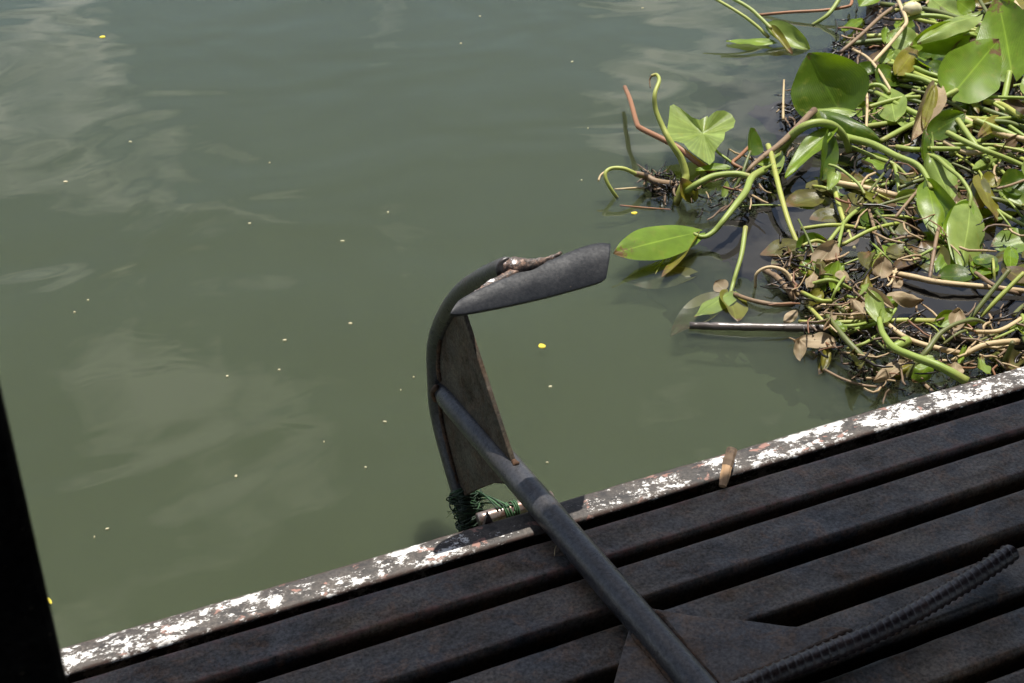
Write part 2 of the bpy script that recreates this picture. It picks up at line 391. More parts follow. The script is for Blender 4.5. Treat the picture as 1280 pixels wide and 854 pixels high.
# edge bar: flat top flange, rounded arrises, outer leg down to the water
prof = [(1.0960, -.0045, 0), (1.0918, -.0042, .3), (1.0905, -.0028, .9), (1.0915, -.0005, 1), (1.0935, .0012, .5), (1.097, .0016, .05), (1.110, .0020, 0), (1.1235, .0016, .05), (1.1275, .0008, .8), (1.1305, -.0022, 1), (1.1315, -.008, .5), (1.1315, -.22, .2)]
nx = 260; V = []; Fc = []; A = []
for i in range(nx + 1):
    x = X0 + (X1 - X0) * i / nx
    dz = .0009 * mnoise.noise(Vector((x * 4, 1.3, 0))); dy = .0008 * mnoise.noise(Vector((x * 6, 7.3, 0)))
    for j, (py, pz, e) in enumerate(prof):
        w = .0005 * mnoise.noise(Vector((x * 40, j * .6, 3)))
        V.append((x, py + dy + w, pz + dz + w)); A.append(e)
m = len(prof)
for i in range(nx):
    for j in range(m - 1): Fc.append((i * m + j, (i + 1) * m + j, (i + 1) * m + j + 1, i * m + j + 1))
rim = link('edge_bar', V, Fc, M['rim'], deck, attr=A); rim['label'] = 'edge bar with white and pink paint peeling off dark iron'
for x in (-1.2, -.3, .62, 1.5, 2.4, 3.2):
    v, f = box_geo((x, 0, -.060), (.05, 2.17, .05)); link('cross_beam', v, f, M['under'], deck, smooth=False)
v, f = box_geo((1.0, 0.0, -.105), (5.2, 2.2, .03)); link('gap_dark_sheet', v, f, M['under'], deck, smooth=False)  # unseen dark sheet added below the slats so the gaps look black
# small upstanding lug on the outer arris
lp = [at(605, 655, .16), at(618, 652, .16)]
v = [lp[0] + Vector((0, 0, -.004)), lp[1] + Vector((0, 0, -.004)), lp[0].lerp(lp[1], .45) + Vector((0, .002, .014)),
     lp[0] + Vector((0, .005, -.004)), lp[1] + Vector((0, .005, -.004)), lp[0].lerp(lp[1], .45) + Vector((0, .005, .013))]
link('lug', v, [(0, 1, 2), (3, 5, 4), (0, 2, 5, 3), (1, 4, 5, 2), (0, 3, 4, 1)], M['rim'], deck, smooth=False, attr=[1] * 6)

# roof over the deck: its eave throws the shade that ends at the edge bar
RZ = 1.5; EY = 1.0845 + RZ * .19
roof = empty('roof'); tag(roof, 'flat iron roof over the deck', 'roof', kind='structure')
v, f = box_geo((1.0, (EY - 2.4) / 2, RZ + .015), (9.0, EY + 2.4, .03)); link('roof_sheet', v, f, M['under'], roof, smooth=False)
for yb in (-1.8, -.6, .6):
    v, f = box_geo((1.0, yb, RZ - .03), (9.0, .04, .06)); link('rafter', v, f, M['under'], roof, smooth=False)
for px_, py_ in ((-1.5, -1.0), (3.5, -1.0), (3.5, 1.02)):
    v, f = box_geo((px_, py_, RZ / 2 - .01), (.05, .05, RZ + .02)); link('post', v, f, M['black'], roof, smooth=False)
v, f = box_geo((-.0215, .45, RZ / 2 - .005), (.07, .06, RZ + .01))
post = bevel(link('post', v, f, M['black'], None, smooth=False), .006, 3); tag(post, 'black upright roof post out of focus at the left edge', 'post')

# ------------------------------------------------------------------ anchor
anchor = empty('anchor'); tag(anchor, 'dark iron anchor lying over the deck edge with one broad fluke raised', 'anchor')
ZS = .0185
A0 = Vector((.5433, 1.376, ZS)); SD = Vector((-.0423, .9991, 0)).normalized(); ND = Vector((SD.y, -SD.x, 0))
def loc(a, n, dz): return A0 + SD * a + ND * n + UPV * dz
pts = [loc(a, 0, 0) for a in np.linspace(-.70, -.006, 40)]
rr = [.0163 * (1 + .02 * mnoise.noise(p * 30)) for p in pts]
rr[-1] = .011; rr[-2] = .0155
v, f = tube_geo(pts, rr, 28); link('shank', v, f, M['iron'], anchor)
half = [(-.186, .2565), (-.1715, .2492), (-.1069, .2003), (-.0576, .1544), (-.0127, .0948), (.0063, .048), (.0075, 0)]
prof_arm = half + [(.0030, -.040), (-.022, -.0825), (-.055, -.125), (-.095, -.172), (-.15, -.222), (-.215, -.268)]
path = catmull([loc(a, 0, z) for a, z in prof_arm], 90)
rr = [.0128 * (1 + .025 * mnoise.noise(p * 40)) for p in path]
for q in range(3): rr[q] *= .62 + .12 * q
v, f = tube_geo(path, rr, 22); link('arm', v, f, M['iron'], anchor)
def plate(name, outline, th_dir, th, material, parent, bw=.0012):
    n = len(outline); a = [Vector(p) + th_dir * th / 2 for p in outline]; b = [Vector(p) - th_dir * th / 2 for p in outline]
    fs = [tuple(range(n)), tuple(reversed(range(n, 2 * n)))] + [(i, i + n, (i + 1) % n + n, (i + 1) % n) for i in range(n)]
    o = link(name, a + b, fs, material, parent, smooth=False); bevel(o, bw, 2); return o
plate('gusset', [loc(*q) for q in [(-.066, 0, .158), (-.050, 0, .146), (-.010, 0, .09), (.004, 0, .04), (-.004, 0, .006), (-.198, 0, .010), (-.196, 0, .018), (-.13, 0, .088)]], ND, .006, M['gusset'], anchor)
plate('gusset', [loc(*q) for q in [(-.004, 0, -.006), (-.002, 0, -.04), (-.022, 0, -.078), (-.048, 0, -.112), (-.064, 0, -.128), (-.10, 0, -.092), (-.15, 0, -.047), (-.176, 0, -.030), (-.192, 0, -.010)]], ND, .006, M['gusset'], anchor)
def bead(name, p, r, material, parent, amp=.35, n=None, sides=9):
    n = n or len(p) * 5; path = catmull(p, n); rr = [r * (1 + amp * mnoise.noise(q * 160)) * (.6 if i in (0, n - 1) else 1) for i, q in enumerate(path)]
    vv, ff = tube_geo(path, rr, sides); return link(name, vv, ff, material, parent)
bead('weld', [loc(-.052, -.0035, .140), loc(-.020, -.004, .094), loc(-.006, -.004, .04), loc(-.010, -.004, .016)], .0030, M['rust'], anchor)
bead('weld', [loc(-.008, -.004, -.018), loc(-.012, -.004, -.042), loc(-.033, -.004, -.080), loc(-.060, -.004, -.118)], .0030, M['rust'], anchor)
bead('weld', [loc(-.196, 0, .016), loc(-.206, 0, .0155)], .0042, M['rust'], anchor, n=6)
bead('weld', [loc(-.014, -.009, .012), loc(-.008, -.014, 0), loc(-.012, -.010, -.012)], .0035, M['rust'], anchor)
# fluke: broad convex plate across the arm's end
def fluke(sign):
    top = [(.4705, .0), (.474, .10), (.4881, .23), (.5128, .45), (.5459, .62), (.5957, .82), (.6459, .98), (.664, 1.0), (.6712, .93)]
    tops = [(.4700, 1.1540, .2625), (.4740, 1.1572, .2655), (.4860, 1.1640, .2705), (.5128, 1.1695, .2752), (.5459, 1.1745, .2792), (.5957, 1.1800, .2845), (.6350, 1.1850, .2882), (.6560, 1.1860, .2885), (.6700, 1.1822, .2862)]
    bots = [(.4700, 1.1532, .2618), (.4745, 1.1519, .2608), (.4860, 1.1508, .2599), (.5128, 1.1498, .2594), (.5430, 1.1490, .2590), (.5818, 1.1490, .2590), (.6150, 1.1500, .2598), (.6400, 1.1512, .2606), (.6480, 1.1530, .2618)]
    nc, nr = 41, 11; tp = catmull(tops, nc); bt = catmull(bots, nc); V = []; Fs = []
    nrm = Vector((0, -math.sin(math.radians(40)), math.cos(math.radians(40))))
    for side in (0, 1):
        for i in range(nc):
            for j in range(nr):
                u = j / (nr - 1); p = bt[i].lerp(tp[i], u)
                wdt = (tp[i] - bt[i]).length
                p = p - nrm * (.16 * wdt * u ** 3 + .05 * wdt * (1 - u) ** 2) - nrm * (.0065 if side else 0)
                p += nrm * .0007 * mnoise.noise(p * 55)
                V.append(p)
    def id_(s, i, j): return s * nc * nr + i * nr + j
    for i in range(nc - 1):
        for j in range(nr - 1):
            Fs.append((id_(0, i, j), id_(0, i + 1, j), id_(0, i + 1, j + 1), id_(0, i, j + 1)))
            Fs.append((id_(1, i, j), id_(1, i, j + 1), id_(1, i + 1, j + 1), id_(1, i + 1, j)))
        for j in (0, nr - 1):
            q = (id_(0, i, j), id_(1, i, j), id_(1, i + 1, j), id_(0, i + 1, j)); Fs.append(q if j == 0 else q[::-1])
    for i in (0, nc - 1):
        for j in range(nr - 1):
            q = (id_(0, i, j), id_(0, i, j + 1), id_(1, i, j + 1), id_(1, i, j)); Fs.append(q if i == 0 else q[::-1])
    if sign < 0: V = [Vector((p.x, p.y, 2 * ZS - p.z)) for p in V]; Fs = [q[::-1] for q in Fs]
    o = link('fluke', V, Fs, M['fluke'], anchor); bevel(o, .0014, 2)
    return o
fl = fluke(1); fl['label'] = 'broad grey fluke plate with a bright rusty weld'
fluke(-1)
# lumpy bright weld where arm meets fluke
def lump(name, c, r_, sc, parent, material, amp=.5, seed=0):
    V = []; Fs = []; a, b = 16, 11
    for i in range(b):
        for k in range(a):
            th = math.pi * i / (b - 1); ph = 2 * math.pi * k / a
            d = Vector((math.sin(th) * math.cos(ph), math.sin(th) * math.sin(ph), math.cos(th)))
            rr_ = r_ * (1 + amp * mnoise.noise(d * 2.2 + Vector((seed, 0, 0))) + amp * .5 * mnoise.noise(d * 5 + Vector((seed, 3, 0))))
            V.append(Vector(c) + Vector((d.x * sc[0], d.y * sc[1], d.z * sc[2])) * rr_)
    for i in range(b - 1):
        for k in range(a): Fs.append((i * a + k, (i + 1) * a + k, (i + 1) * a + (k + 1) % a, i * a + (k + 1) % a))
    return link(name, V, Fs, material, parent)
def wbead(p, radii, amp, n, parent):
    pp = catmull(p, n); rr_ = np.interp(np.linspace(0, 1, n), np.linspace(0, 1, len(radii)), radii)
    vv, ff = tube_geo(pp, list(rr_), 14, True, .95); vv = [q + Vector((mnoise.noise(q * 130), mnoise.noise(q * 130 + Vector((9, 0, 0))), mnoise.noise(q * 130 + Vector((0, 9, 0))))) * amp + Vector((0, 0, mnoise.noise(q * 330))) * amp * .5 for q in vv]
    return link('weld', vv, ff, M['weld'], parent)
wbead([loc(-.160, .000, .2425), loc(-.180, .003, .2545), loc(-.190, .014, .2600), loc(-.191, .028, .2600), loc(-.191, .046, .2605), loc(-.190, .060, .2615)], [.0116, .0116, .0088, .0058, .0034, .0012], .0026, 46, fl)
wbead([Vector((.494, 1.1690, .2665)), Vector((.512, 1.1740, .2685)), Vector((.528, 1.1785, .2705)), Vector((.545, 1.1815, .2735)), Vector((.575, 1.1845, .2775)), Vector((.612, 1.1885, .2815))], [.0016, .0030, .0046, .0046, .0034, .0016], .0016, 50, fl)
# stock: ribbed bar across the shank, with flat gusset plates
def rebar():
    P = catmull([Vector((.18, .748, .022)), Vector((.40, .768, .020)), Vector((.6197, .7864, .019)), Vector((.768, .7945, .019)), Vector((.88, .811, .021)), Vector((.9605, .8268, .024))], 560)
    sides = 20; V = []; Fs = []; s = 0; r0 = .0093; pitch = .0098
    up = Vector((0, 0, 1))
    for i, p in enumerate(P):
        t = (P[min(i + 1, 559)] - P[max(i - 1, 0)]).normalized(); a = t.cross(up).normalized(); b = a.cross(t)
        if i: s += (p - P[i - 1]).length
        for k in range(sides):
            an = 2 * math.pi * k / sides
            ph = (s / pitch + .35 * math.cos(an * 1 - .6)) % 1
            rib = max(0, 1 - abs(ph - .5) / .20) * max(0, abs(math.sin(an))) ** .25
            long_ = .0011 if abs(math.cos(an)) > .96 else 0
            r = r0 + .0016 * min(1, rib * 1.5) + long_ + .0002 * mnoise.noise(p * 90)
            V.append(p + (a * math.cos(an) + b * math.sin(an)) * r)
    for i in range(559):
        for k in range(sides):
            k2 = (k + 1) % sides; Fs.append((i * sides + k, i * sides + k2, (i + 1) * sides + k2, (i + 1) * sides + k))
    Fs.append(tuple(reversed(range(sides)))); Fs.append(tuple(559 * sides + k for k in range(sides)))
    return link('stock_bar', V, Fs, M['rebar'], anchor)
st = rebar(); st['label'] = 'ribbed reinforcing bar used as anchor stock'
PZ = .012
plate('stock_plate', [Vector((x, y_, PZ)) for x, y_ in [(.565, .935), (.5903, .916), (.613, .8964), (.640, .878), (.6629, .8642), (.6937, .8411), (.715, .829), (.7403, .8193), (.755, .805), (.70, .792), (.56, .784)]], UPV, .005, M['stockplate'], anchor)
plate('stock_plate', [Vector((x, y_, PZ)) for x, y_ in [(.560, .922), (.556, .912), (.530, .882), (.502, .848), (.455, .800), (.40, .772), (.558, .784)]][::-1], UPV, .005, M['stockplate'], anchor)
bead('weld', [Vector((.60, .797, PZ + .004)), Vector((.66, .800, PZ + .004)), Vector((.70, .8035, PZ + .004)), Vector((.745, .808, PZ + .004))], .0042, M['rust'], st, .3)
bead('weld', [Vector((.5855, .914, PZ + .003)), Vector((.586, .86, PZ + .003)), Vector((.588, .80, PZ + .003))], .0035, M['rust'], anchor, .3)
bead('weld', [Vector((.5475, .895, PZ + .003)), Vector((.5500, .85, PZ + .003)), Vector((.552, .80, PZ + .003))], .0030, M['rust'], anchor, .3)
ring = [loc(-.70 + .0 * 0, .030 * math.cos(t), .030 * math.sin(t)) + SD * -.012 for t in np.linspace(0, 2 * math.pi, 25)]
v, f = tube_geo([Vector(p) for p in ring], [.006] * 25, 8, False); link('ring', v, f, M['iron'], anchor)

# short steel rod lashed to the anchor's lower arm with green cord
RY = 1.268
def at_y(x, y_, Y):
    d = _fw * F_PX + _rt * (x - 640) + _up * (427 - y_); return _C + d * (Y / d.y)
ra, rb = at_y(598, 650, RY), at_y(690, 622, RY)
rod = tube('steel_rod', [ra, ra.lerp(rb, .5), rb], .0088, None, M['rod'], None, 14, 16); tag(rod, 'short bright rusty steel rod tied beside the deck edge', 'rod')
cord = empty('cord_lashing'); tag(cord, 'tangled green cord lashing the anchor arm to a steel rod', 'cord')
def arm_at(z):
    best = min(path, key=lambda p: abs(p.z - z)); return best
def coil(center, axis, rad, material, parent, name='cord_loop', th=.0011, wob=.12, turns=1.0):
    axis = axis.normalized(); a = axis.orthogonal().normalized(); b = axis.cross(a); ph = R.uniform(0, 6.28)
    n = int(26 * turns); P = []
    for i in range(n + 1):
        t = ph + 2 * math.pi * turns * i / n
        rr_ = rad * (1 + wob * math.sin(3 * t + ph) * .4 + R.uniform(-.03, .03))
        P.append(center + (a * math.cos(t) + b * math.sin(t)) * rr_ + axis * (.0014 * turns * i / n))
    v, f = tube_geo(P, [th] * len(P), 5); return link(name, v, f, material, parent)
core = [arm_at(z_) + Vector((.002, -.002, 0)) for z_ in np.linspace(-.104, -.146, 12)]
v, f = tube_geo(core, [.0145 + .0025 * mnoise.noise(Vector((q * .7, 1, 1))) for q in range(12)], 14); link('cord_core', v, f, M['cord'], cord)
for k in range(64):
    z = -.106 - .040 * (k / 63) + R.uniform(-.004, .004); c = arm_at(z)
    ax = Vector((R.uniform(-.9, .9), SD.y * .45 + R.uniform(-.9, .9), 1)); coil(c + Vector((R.uniform(-.003, .007), R.uniform(-.004, .003), 0)), ax, .0146 + R.uniform(0, .0034), M['cord'] if k % 11 else M['cordlit'], cord, th=.0009, wob=.22)
for k in range(6):
    c = ra.lerp(rb, .34 + .032 * k); coil(c, (rb - ra) + Vector((R.uniform(-.02, .02), 0, R.uniform(-.02, .02))), .0100, M['cordlit'], cord, th=.0011, wob=.1)
for k in range(5):
    c = arm_at(-.105 - .006 * k); p0 = c + Vector((.014, -.006, .004 * k - .004)); p2 = ra.lerp(rb, .25 + .05 * k) + Vector((0, -.004, .010))
    tube('cord_strand', [p0, p0.lerp(p2, .5) + Vector((0, R.uniform(-.004, .004), .006 + R.uniform(-.004, .004))), p2], .0012, None, M['cordlit'] if k % 2 else M['cord'], cord, 10, 5)
for k in range(26):
    c = arm_at(R.uniform(-.14, -.108)); an = R.uniform(0, 6.28); d = Vector((math.cos(an), math.sin(an) - .4, R.uniform(-.2, .5))).normalized()
    tube('cord_fray', [c + d * .014, c + d * .021 + Vector((0, 0, R.uniform(-.003, .003))), c + d * .026 + Vector((R.uniform(-.005, .005), 0, R.uniform(-.008, .004)))], .0006, .0003, M['cordlit'] if k % 3 == 0 else M['cord'], cord, 7, 4)

# ------------------------------------------------------------------ water plants
def leaf_obj(parent, base, tip, wpx, mk='leaf', face=None, cup=.25, bend=0.0, fold=0.0, wave=.055, p=.72, name='leaf', roll=0.0):
    """base, tip = (x, y, h); wpx = blade width in picture points; face = how the upper side is turned (camera, up, right)."""
    b = at(*base); e = at(*tip); ax = e - b; L = ax.length; axn = ax.normalized()
    fc = face or (.65, .75, 0)
    nh = (TOCAM * fc[0] + UPV * fc[1] + _rt * fc[2]).normalized()
    side = axn.cross(nh); side = side.normalized() if side.length > .05 else axn.orthogonal().normalized()
    n = side.cross(axn).normalized()
    if roll: q = Matrix.Rotation(roll, 3, axn); side = q @ side; n = q @ n
    hw = wpx * 1.08 / 2 * pxm((b + e) / 2); cup += R.uniform(-.12, .22); bend += R.uniform(-.05, .05); twist = R.uniform(-.5, .5)
    nu, nv = 16, 10; V = []; UV = []; Fs = []; sd = R.uniform(0, 50)
    for i in range(nu + 1):
        u = i / nu; prof_ = max(.0, math.sin(math.pi * min(1, u ** p))) ** .72 * (1 + .06 * mnoise.noise(Vector((u * 4, sd, 0))))
        if i == 0: prof_ = .10
        if u > .86: prof_ *= .82 + .18 * (1 - u) / .14
        for j in range(nv + 1):
            q = j / nv * 2 - 1
            wv = wave * L * mnoise.noise(Vector((u * 3.0 + sd, q * 1.4, 1.7))) * (.3 + abs(q))
            off = cup * hw * (q * q - .35) * prof_ + fold * hw * abs(q) * prof_ + bend * L * (u * u - u * .55) + wv
            back = -.13 * L * (abs(q) ** 2) * max(0, 1 - u * 3.2)          # rounded shoulders behind the stalk
            x = q * hw * prof_ * (1 + .10 * mnoise.noise(Vector((u * 2.5, sd + (9 if q > 0 else 0), 3)))) * (1 - .18 * abs(fold) - .08 * abs(cup))
            ca, sa = math.cos(twist * u), math.sin(twist * u); x, off = x * ca - off * sa, x * sa + off * ca
            V.append(b + axn * (u * L + back) + side * x + n * off); UV.append((u, j / nv))
    for i in range(nu):
        for j in range(nv):
            k = i * (nv + 1) + j; Fs.append((k, k + 1, k + nv + 2, k + nv + 1))
    return link(name, V, Fs, M[mk], parent, uvs=UV)
def stem_obj(parent, pts, wpx, mk='stem', w2=None, name='petiole', wob=.025):
    P = [at(*q) for q in pts]
    wpx *= .88; w2 = None if w2 is None else w2 * .88
    r0 = wpx / 2 * pxm(P[0]); r1 = (w2 if w2 is not None else wpx) / 2 * pxm(P[-1])
    return tube(name, P, r0, r1, M[mk], parent, max(14, 7 * len(P)), 10, wob)
def plant(label): 
    o = empty('water_hyacinth'); return tag(o, label, 'plant', 'floating water hyacinth plants')
def stalk(label, pts, w, mk, w2=None, cat='stalk', name='loose_stalk', group='loose stalks drifting among the plants'):
    o = stem_obj(None, pts, w, mk, w2, name); return tag(o, label, cat, group)

# --- plant reaching towards the anchor
pl = plant('water hyacinth with one long green leaf reaching to the anchor fluke')
stem_obj(pl, [(844, 256, -.01), (855, 229, .03), (857, 217, .045), (851, 198, .07), (842, 184, .09), (835, 172, .105), (828, 158, .12), (819.6, 137, .145), (818.4, 118, .17), (824, 101, .185), (820.5, 93.5, .19), (814, 95, .188)], 12, 'stemyel', 4)
stem_obj(pl, [(814, 95, .188), (812, 101, .180), (813, 110, .170)], 3, 'stembrown', 1.5, 'withered_tip')
leaf_obj(pl, (868, 292, .020), (768, 315, .035), 50, 'leaf', (.35, .9, .0), -.28, -.05, wave=.012, p=.85)
leaf_obj(pl, (869, 294, .018), (829, 351, -.006), 24, 'leafyel', (.5, .4, -.8), .3, .1, wave=.02)
stem_obj(pl, [(956, 212, .03), (940, 222, .05), (932, 240, .055), (919, 257, .05), (905, 275, .038), (894, 288, .024), (884, 295, .018), (876, 296, .018), (867, 292, .020)], 11, 'stem', 5)
stem_obj(pl, [(852, 242, .01), (861, 237, .03), (875, 228, .045), (893, 220, .05), (919, 217.5, .05), (938, 221, .05)], 9, 'stem', 9)
leaf_obj(pl, (866, 250, .01), (852, 222, .05), 20, 'leafyel', (.9, .3, .2), .6, name='sheath')
leaf_obj(pl, (909, 209, .02), (869, 212, .02), 14, 'leaf', (.3, .9, 0), .4)
for k in range(3): stem_obj(pl, [(855 - 3 * k, 300 + k, .012), (838 - 4 * k, 318 + 3 * k, .0), (815 + 2 * k, 331 + 6 * k, -.008)], 2.2, 'stemyel', 1, 'rootlet')

# --- notched leaf
pl = plant('water hyacinth with a notched two-lobed pale green leaf')
def lobed(parent, cx, cy, outline, h, mk):
    c = at(cx, cy, h); V = [c]; UV = [(0, .5)]; Fs = []; n = len(outline)
    rings = 5
    for r_ in range(1, rings + 1):
        for k, (x, y_, hh) in enumerate(outline):
            p = at(x, y_, hh); q = c.lerp(p, r_ / rings) + Vector((0, 0, (.006 * mnoise.noise(p * 38) + .007 * math.sin(k / n * 6.283 * 4 + 1)) * r_ / rings)); V.append(q); UV.append((r_ / rings * .7, k / n))
    for k in range(n):
        k2 = (k + 1) % n; Fs.append((0, 1 + k, 1 + k2))
        for r_ in range(rings - 1):
            a = 1 + r_ * n; b2 = a + n; Fs.append((a + k, b2 + k, b2 + k2, a + k2))
    return link('leaf', V, Fs, M[mk], parent, uvs=UV)
ol = [(500, 320), (520, 314), (560, 325), (620, 355), (660, 362), (700, 360), (705, 382), (725, 372), (750, 348), (790, 335), (830, 345), (852, 370), (840, 420), (795, 462), (788, 500), (765, 525), (742, 545), (740, 580), (715, 610), (680, 595), (630, 575), (600, 550), (575, 520), (530, 495), (488, 470), (485, 430), (495, 380)]
lobed(pl, 879, 167, [(720 + a / 4.267, 60 + b / 4.267, .035 + .03 * (1 - (b - 314) / 300) - (.015 if 660 < a < 740 and b < 400 else 0)) for a, b in ol], .030, 'leafpale')
stem_obj(pl, [(879, 167, .028), (896, 189, .02), (914, 203, .01), (922, 214, -.01)], 3.5, 'stem', 4)
stalk('reddish brown bent stalk lying behind the notched leaf', [(781, 109, .03), (788, 126, .045), (796, 154, .05), (802, 161, .05), (828, 174, .045), (851, 187, .035), (876, 206, .02), (890, 214, .0)], 6, 'stemred', 10)

# --- hooked stalk
pl = plant('small water hyacinth with a pale stalk curled like a hook')
stem_obj(pl, [(772, 248, -.005), (766, 240, .01), (758, 226, .03), (757, 216, .042), (765, 210.5, .046), (780, 211, .045), (794, 217, .035), (803, 220, .025)], 5, 'stemyel', 6)
stem_obj(pl, [(748, 226, .03), (751, 219, .036), (758, 214, .04), (766, 210.5, .045)], 3, 'stemtan', 3)
stem_obj(pl, [(794, 217, .035), (808, 221, .02), (822, 228, .012), (850, 232, -.004)], 8, 'stembrown', 12, 'rhizome')
stem_obj(pl, [(768, 237, -.002), (802, 235, .002), (838, 237, -.003)], 3, 'stemtan', 3)
stem_obj(pl, [(775, 257, -.002), (810, 260, .002), (838, 262, -.004)], 2.5, 'stemred', 2)

# --- plant with folded dark leaf
pl = plant('water hyacinth with a folded dark green leaf beside the yellow stalk')
leaf_obj(pl, (938, 189, .06), (944, 161, .085), 34, 'leafdark', (1, -.1, .4), .5, p=.8)
stem_obj(pl, [(938, 189, .06), (931, 208, .045), (926, 222, .03), (910, 249, -.005)], 4, 'stemdark', 5)
leaf_obj(pl, (1038, 164, .07), (979, 221, .025), 30, 'leaf', (.6, .5, -.5), .35, -.06)
leaf_obj(pl, (1036, 170, .068), (1027, 226, .02), 38, 'leafdark', (.9, .1, .5), .4)
stem_obj(pl, [(1061, 190, .02), (1056, 172, .05), (1043, 158, .075), (1025, 153.5, .085), (1007, 157.5, .08), (992, 168, .06), (981, 181, .035), (972, 196, .0)], 9, 'stem', 14)
leaf_obj(pl, (968, 219, .02), (976, 187, .03), 17, 'leafpale', (.8, .5, -.2), .3)
leaf_obj(pl, (966, 203, .02), (946, 205, .02), 12, 'leaf', (.5, .8, 0), .3)
leaf_obj(pl, (1044, 216, .045), (1034, 238, .03), 17, 'leafpale', (.9, .3, -.2), .3, p=.55)
stem_obj(pl, [(1036, 206, .05), (1046, 209, .05), (1058, 217, .045), (1073, 230, .04), (1081, 243, .03)], 4, 'stem', 4)
leaf_obj(pl, (1080, 242, .03), (1107, 258, .012), 12, 'leafyel', (.5, .5, .5), .3)
stem_obj(pl, [(932, 240, -.005), (938, 225, .02), (955, 212, .04), (968, 205, .05)], 6, 'stem', 4)
stem_obj(pl, [(1043, 236, .02), (1048, 255, .015), (1054, 274, .01), (1061, 292, .0), (1068, 312, -.01)], 7, 'stemyel', 6)
leaf_obj(pl, (905, 245, .005), (909, 226, .025), 9, 'leafpale', (.9, .3, 0), .4)
stalk('yellow mottled stalk leaning down through the dark water gap', [(960, 182, .05), (964, 194, .05), (975, 240, .035), (986, 278, .015), (998, 308, -.008)], 8, 'stemyel', 7)
stalk('pinkish brown tapering stalk slanting above the folded leaf', [(1018, 138, .06), (980, 176, .055), (954, 196, .05), (938, 210, .045), (928, 226, .02)], 10, 'stembrown', 4)
stalk('pale tan horizontal stalk under the small triangular leaf', [(1030, 224, .01), (1048, 229, .015), (1085, 236, .015), (1121, 245, .01)], 8, 'stemtan', 9)

# --- upright dark leaf
pl = plant('water hyacinth with a large upright dark green leaf over brown roots')
leaf_obj(pl, (1050, 139, .03), (1010, 66, .125), 90, 'leafdark', (1, -.35, .35), .34, -.10, wave=.07, p=.62)
leaf_obj(pl, (1064, 140, .06), (1004, 139, .055), 26, 'leafpale', (.15, 1, 0), -.5, -.12)
leaf_obj(pl, (1033, 143, .07), (1101, 174, .05), 26, 'leafdark', (.6, .6, .4), -.5, -.16, wave=.05)
stem_obj(pl, [(1050, 140, .03), (1062, 160, .015), (1072, 180, -.005)], 7, 'stem', 8)
stem_obj(pl, [(1082, 111, .04), (1092, 106.5, .05), (1103, 108, .05), (1112, 117, .045)], 7, 'stem', 5)
leaf_obj(pl, (1112, 115, .045), (1119, 152, .03), 34, 'leafpale', (.7, .6, -.2), .25, p=.95)
leaf_obj(pl, (1107, 52, .04), (1108, 33, .06), 13, 'leaf', (.8, .5, 0), .3)
leaf_obj(pl, (1099, 76, .04), (1118, 63, .05), 14, 'leaf', (.7, .6, 0), .3)

# --- top pair
pl = plant('water hyacinth with thin petioles and a narrow leaf flat on open water')
stem_obj(pl, [(886, -6, .07), (922, 15, .05), (944, 31, .03), (961, 47, .008)], 4, 'stemyel', 5)
stem_obj(pl, [(908, -6, .075), (935, 9, .06), (950, 22, .045), (964, 36, .03)], 5, 'stem', 5)
leaf_obj(pl, (965, 53, .006), (908, 52, .004), 20, 'leaf', (.1, 1, 0), .1, p=.9)
leaf_obj(pl, (964, 33, .03), (1013, 62, -.004), 26, 'leafpale', (.6, .7, 0), .5)
leaf_obj(pl, (966, 36, .03), (990, 69, -.004), 12, 'leafyel', (.6, .7, 0), .7)
leaf_obj(pl, (1095, -14, .06), (1073, 8, .03), 30, 'leaf', (.5, .8, 0), .3)
stem_obj(pl, [(1052, -6, .05), (1042, 10, .03), (1032, 21, .015), (1015, 32, -.006)], 6, 'stem', 5)
stalk('thin reddish stem bent at a right angle at the top edge', [(948, 19, .0), (985, 15.5, .012), (1029, 13, .02), (1056, 9, .025), (1064, 5, .03), (1065, -10, .03)], 4, 'stemred', 4)

# --- broad glossy corner plant
pl_c = pl = plant('water hyacinth with broad glossy leaves in the top right corner')
leaf_obj(pl, (1194, 114, .07), (1248, 50, .135), 66, 'leaf', (.75, .6, -.15), .22, .06, wave=.03, p=.62)
leaf_obj(pl, (1264, 90, .07), (1247, -4, .17), 66, 'leaf', (.95, .10, -.35), .30, .05, wave=.04, p=.66)
leaf_obj(pl, (1218, 22, .12), (1146, 49, .10), 30, 'leafpale', (.25, .9, 0), -.45, -.10)
leaf_obj(pl, (1204, 44, .09), (1137, 58, .075), 38, 'leaf', (.8, .4, 0), .5)
stem_obj(pl, [(1150, 140, .03), (1165, 130, .05), (1180, 121, .065), (1196, 113, .07)], 6, 'stem', 7)
stem_obj(pl, [(1262, 90, .07), (1258, 110, .05), (1250, 150, .02)], 8, 'stem', 9)
leaf_obj(pl, (1218, 102, .045), (1212, 168, .012), 34, 'leafdark', (.7, .5, .4), .3)
leaf_obj(pl, (1180, 84, .05), (1157, 92, .04), 24, 'leafdark', (.7, .6, 0), .2)
stem_obj(pl, [(1133, 25, .06), (1150, 20, .07), (1175, 21, .07), (1195, 26, .06)], 6, 'stem', 7)
stem_obj(pl, [(1060, 91, .03), (1085, 89, .035), (1120, 93, .035), (1165, 108, .02)], 6, 'stemdark', 7)
leaf_obj(pl, (1214, 14, .09), (1196, 0, .11), 22, 'leaf', (.8, .5, 0), .3)
leaf_obj(pl, (1240, 95, .03), (1262, 118, .02), 34, 'leafbrown', (.7, .6, 0), .5, wave=.1)
leaf_obj(pl, (1256, 5, .12), (1240, -25, .15), 34, 'leaf', (.8, .5, 0), .3)
leaf_obj(pl, (1252, 140, .03), (1284, 132, .03), 26, 'leafbrown', (.7, .6, 0), .4, wave=.12)
fb = at(1140.5, 11, .085); V = []; Fs = []
